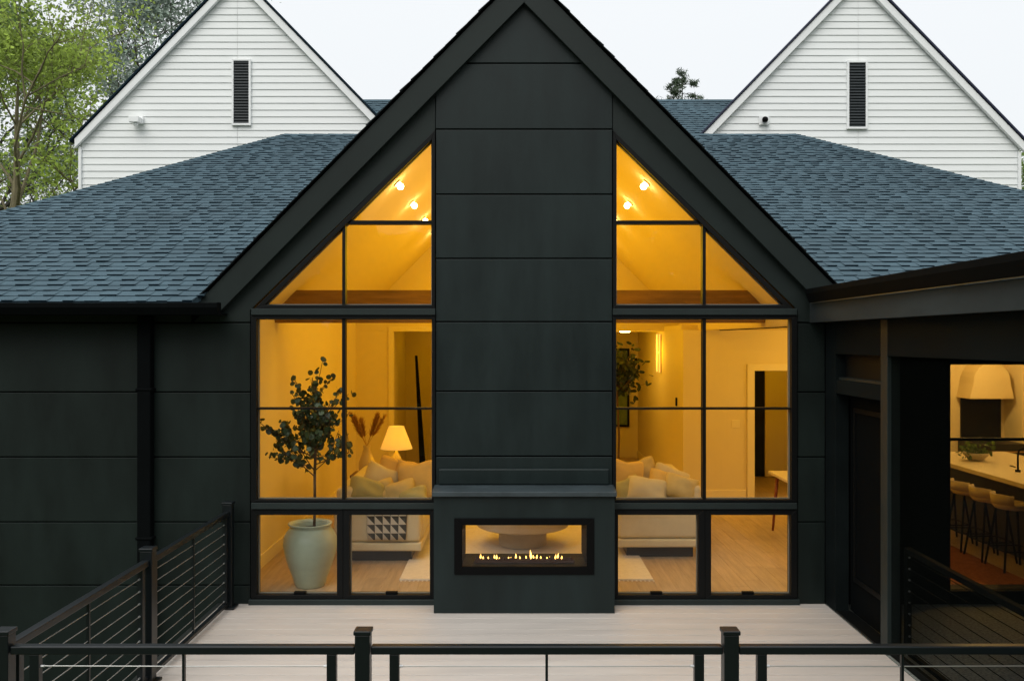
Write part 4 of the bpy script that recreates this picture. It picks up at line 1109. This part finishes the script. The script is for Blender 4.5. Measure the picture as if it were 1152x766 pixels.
# ================================================================== TREES
def tree(name, label, cat, loc, H, Rc, tr, leafm, barkm, seed, nleaf, lsize, first=.28, nlimb=16, up=.55, group=None, spread=.30, conifer=False):
    rng = np.random.default_rng(seed); loc = np.array(loc, float)
    t = thing(name, label, cat, tuple(loc), group)
    segs = []; tips = []
    tp = [np.zeros(3)]; nseg = 9
    for i in range(nseg):
        tp.append(tp[-1] + np.array([rng.normal(0, .025 * H / nseg * 2), rng.normal(0, .025 * H / nseg * 2), H / nseg]))
    tp = np.array(tp)
    rad = lambda f: tr * (1 - f) ** .9 + .015
    for i in range(nseg): segs.append((tp[i], tp[i + 1], rad(i / nseg), rad((i + 1) / nseg)))
    def trunk_at(f):
        i = min(nseg - 1, int(f * nseg)); return tp[i] + (tp[i + 1] - tp[i]) * (f * nseg - i)
    def branch(p, d, L, r, lev):
        n_ = 4; pts = [p]
        for i in range(n_):
            d = d + rng.normal(0, .16, 3) + np.array([0, 0, .07 if not conifer else -.03]); d /= np.linalg.norm(d); pts.append(pts[-1] + d * L / n_)
        for i in range(n_): segs.append((pts[i], pts[i + 1], r * (1 - i / n_ * .7), r * (1 - (i + 1) / n_ * .7)))
        if lev == 0:
            for i in range(1, n_ + 1): tips.append(pts[i])
            return
        for k_ in range(6 if lev == 2 else 4):
            f_ = rng.uniform(.3, 1.0); i = min(n_ - 1, int(f_ * n_)); q = pts[i] + (pts[i + 1] - pts[i]) * (f_ * n_ - i)
            dd_ = d + rng.normal(0, .65 if not conifer else .4, 3) * (np.array([1, 1, .7])); dd_ /= np.linalg.norm(dd_)
            branch(q, dd_, L * rng.uniform(.38, .55), r * .45, lev - 1)
        tips.append(pts[-1])
    for i in range(nlimb):
        f_ = first + (1 - first) * (i + rng.random() * .6) / nlimb; az = i * 2.4 + rng.normal(0, .3)
        shape = (math.sin(math.pi * min(1, (f_ - first) / (1 - first) * .8 + .18)) ** .7) if not conifer else (1.02 - f_)
        el = up + .5 * f_ if not conifer else .05
        d = np.array([math.cos(az) * math.cos(el), math.sin(az) * math.cos(el), math.sin(el)])
        branch(trunk_at(min(.98, f_)), d, max(.4, Rc * shape * rng.uniform(.75, 1.15)), max(.02, rad(f_) * .5), 2)
    tips = np.array(tips)
    mb = MB()
    for a, b_, r0, r1 in segs:
        if max(r0, r1) < .006: r0 = r1 = .006
        mb.tube(a + loc, b_ + loc, r0, r1, 6 if r0 > .05 else 4, caps=False)
    mb.build('trunk', barkm, t, smooth=True)
    # leaf sprays: clumped, with whole twigs left thin so that sky shows
    wts = rng.gamma(.9, 1, len(tips)); wts /= wts.sum()
    idx = rng.choice(len(tips), nleaf, p=wts)
    c_ = tips[idx] + rng.normal(0, spread, (nleaf, 3)) * np.array([1, 1, .75])
    nr = rng.normal(0, 1, (nleaf, 3)) + np.array([0, 0, .7]); nr /= np.linalg.norm(nr, axis=1)[:, None]
    a = np.cross(nr, rng.normal(0, 1, (nleaf, 3))); a /= np.linalg.norm(a, axis=1)[:, None]; b_ = np.cross(nr, a)
    s = lsize * rng.uniform(.6, 1.3, nleaf)[:, None]
    asp = .5 if not conifer else .16
    v = np.stack([c_ - a * s * .5, c_ + b_ * s * asp * .5 - nr * s * .06, c_ + a * s * .5 - nr * s * .12, c_ - b_ * s * asp * .5 - nr * s * .06], 1).reshape(-1, 3)
    me = bpy.data.meshes.new('crown'); me.vertices.add(len(v)); me.vertices.foreach_set('co', v.ravel())
    me.loops.add(nleaf * 4); me.loops.foreach_set('vertex_index', np.arange(nleaf * 4, dtype=np.int32))
    me.polygons.add(nleaf); me.polygons.foreach_set('loop_start', np.arange(0, nleaf * 4, 4, dtype=np.int32)); me.polygons.foreach_set('loop_total', np.full(nleaf, 4, dtype=np.int32))
    me.materials.append(leafm); me.update(calc_edges=True)
    o = bpy.data.objects.new('crown', me); COL.objects.link(o); o.parent = t
    return t
GZ = -3.3
TG = 'trees beyond the houses'
tree('broadleaf_tree', 'bright yellow-green leafy tree at the left edge, nearest the white gable', 'tree', (-12.3, 13.5, GZ), 12.4, 4.5, .26, M['gardenleaf'], M['treebark'], 11, 23000, .12, .25, 18, .35, TG)
tree('broadleaf_tree', 'dark branched mid green tree half hidden behind the bright leafy tree', 'tree', (-17.0, 20.0, GZ), 15.5, 5.0, .30, M['midleaf'], M['darkbark'], 12, 20000, .16, .3, 18, .4, TG)
tree('broadleaf_tree', 'tall thin grey-green tree showing sky, rising behind the left white rake', 'tree', (-15.2, 30.0, GZ), 20.5, 6.0, .3, M['greyleaf'], M['darkbark'], 13, 24000, .2, .3, 18, .5, TG, .4)
tree('broadleaf_tree', 'sparse grey-green tree at the top left corner with bare twigs', 'tree', (-23.5, 32.0, GZ), 22.0, 6.5, .3, M['greyleaf'], M['darkbark'], 14, 24000, .2, .3, 18, .5, TG, .4)
tree('broadleaf_tree', 'leafy tree peeping past the right end of the white house', 'tree', (15.6, 16.0, GZ), 10.0, 3.4, .22, M['midleaf'], M['darkbark'], 15, 22000, .13, .25, 16, .4, TG)
tree('conifer_tree', 'dark conifer top showing just over the linking roof', 'tree', (7.5, 32.0, GZ), 17.9, 10.5, .22, M['needle'], M['darkbark'], 16, 9000, .24, .55, 60, .1, TG, .07, True)

# unseen trees added behind the camera, to darken what the glass mirrors
rw = np.random.default_rng(4); n_ = 22000
xw = rw.uniform(-75, 75, n_); base_h = 16.5 + 3.2 * np.sin(xw * .19) + 2.2 * np.sin(xw * .43 + 1)
zw = GZ + base_h * rw.random(n_) ** .8; yw = -44 + rw.normal(0, 2.2, n_)
c_ = np.stack([xw, yw, zw], 1); nr = rw.normal(0, 1, (n_, 3)) + [0, .9, .4]; nr /= np.linalg.norm(nr, axis=1)[:, None]
a = np.cross(nr, rw.normal(0, 1, (n_, 3))); a /= np.linalg.norm(a, axis=1)[:, None]; b_ = np.cross(nr, a); s = rw.uniform(.5, 1.2, n_)[:, None]
mb = MB(); v = np.stack([c_ - a * s, c_ - b_ * s * .6, c_ + a * s, c_ + b_ * s * .6], 1).reshape(-1, 3)
mb.v = [tuple(p) for p in v]; mb.f = [(4 * i, 4 * i + 1, 4 * i + 2, 4 * i + 3) for i in range(n_)]; mb.mi = [0] * n_
tag(mb.build('added_woods', M['wood_leaf']), kind='stuff')
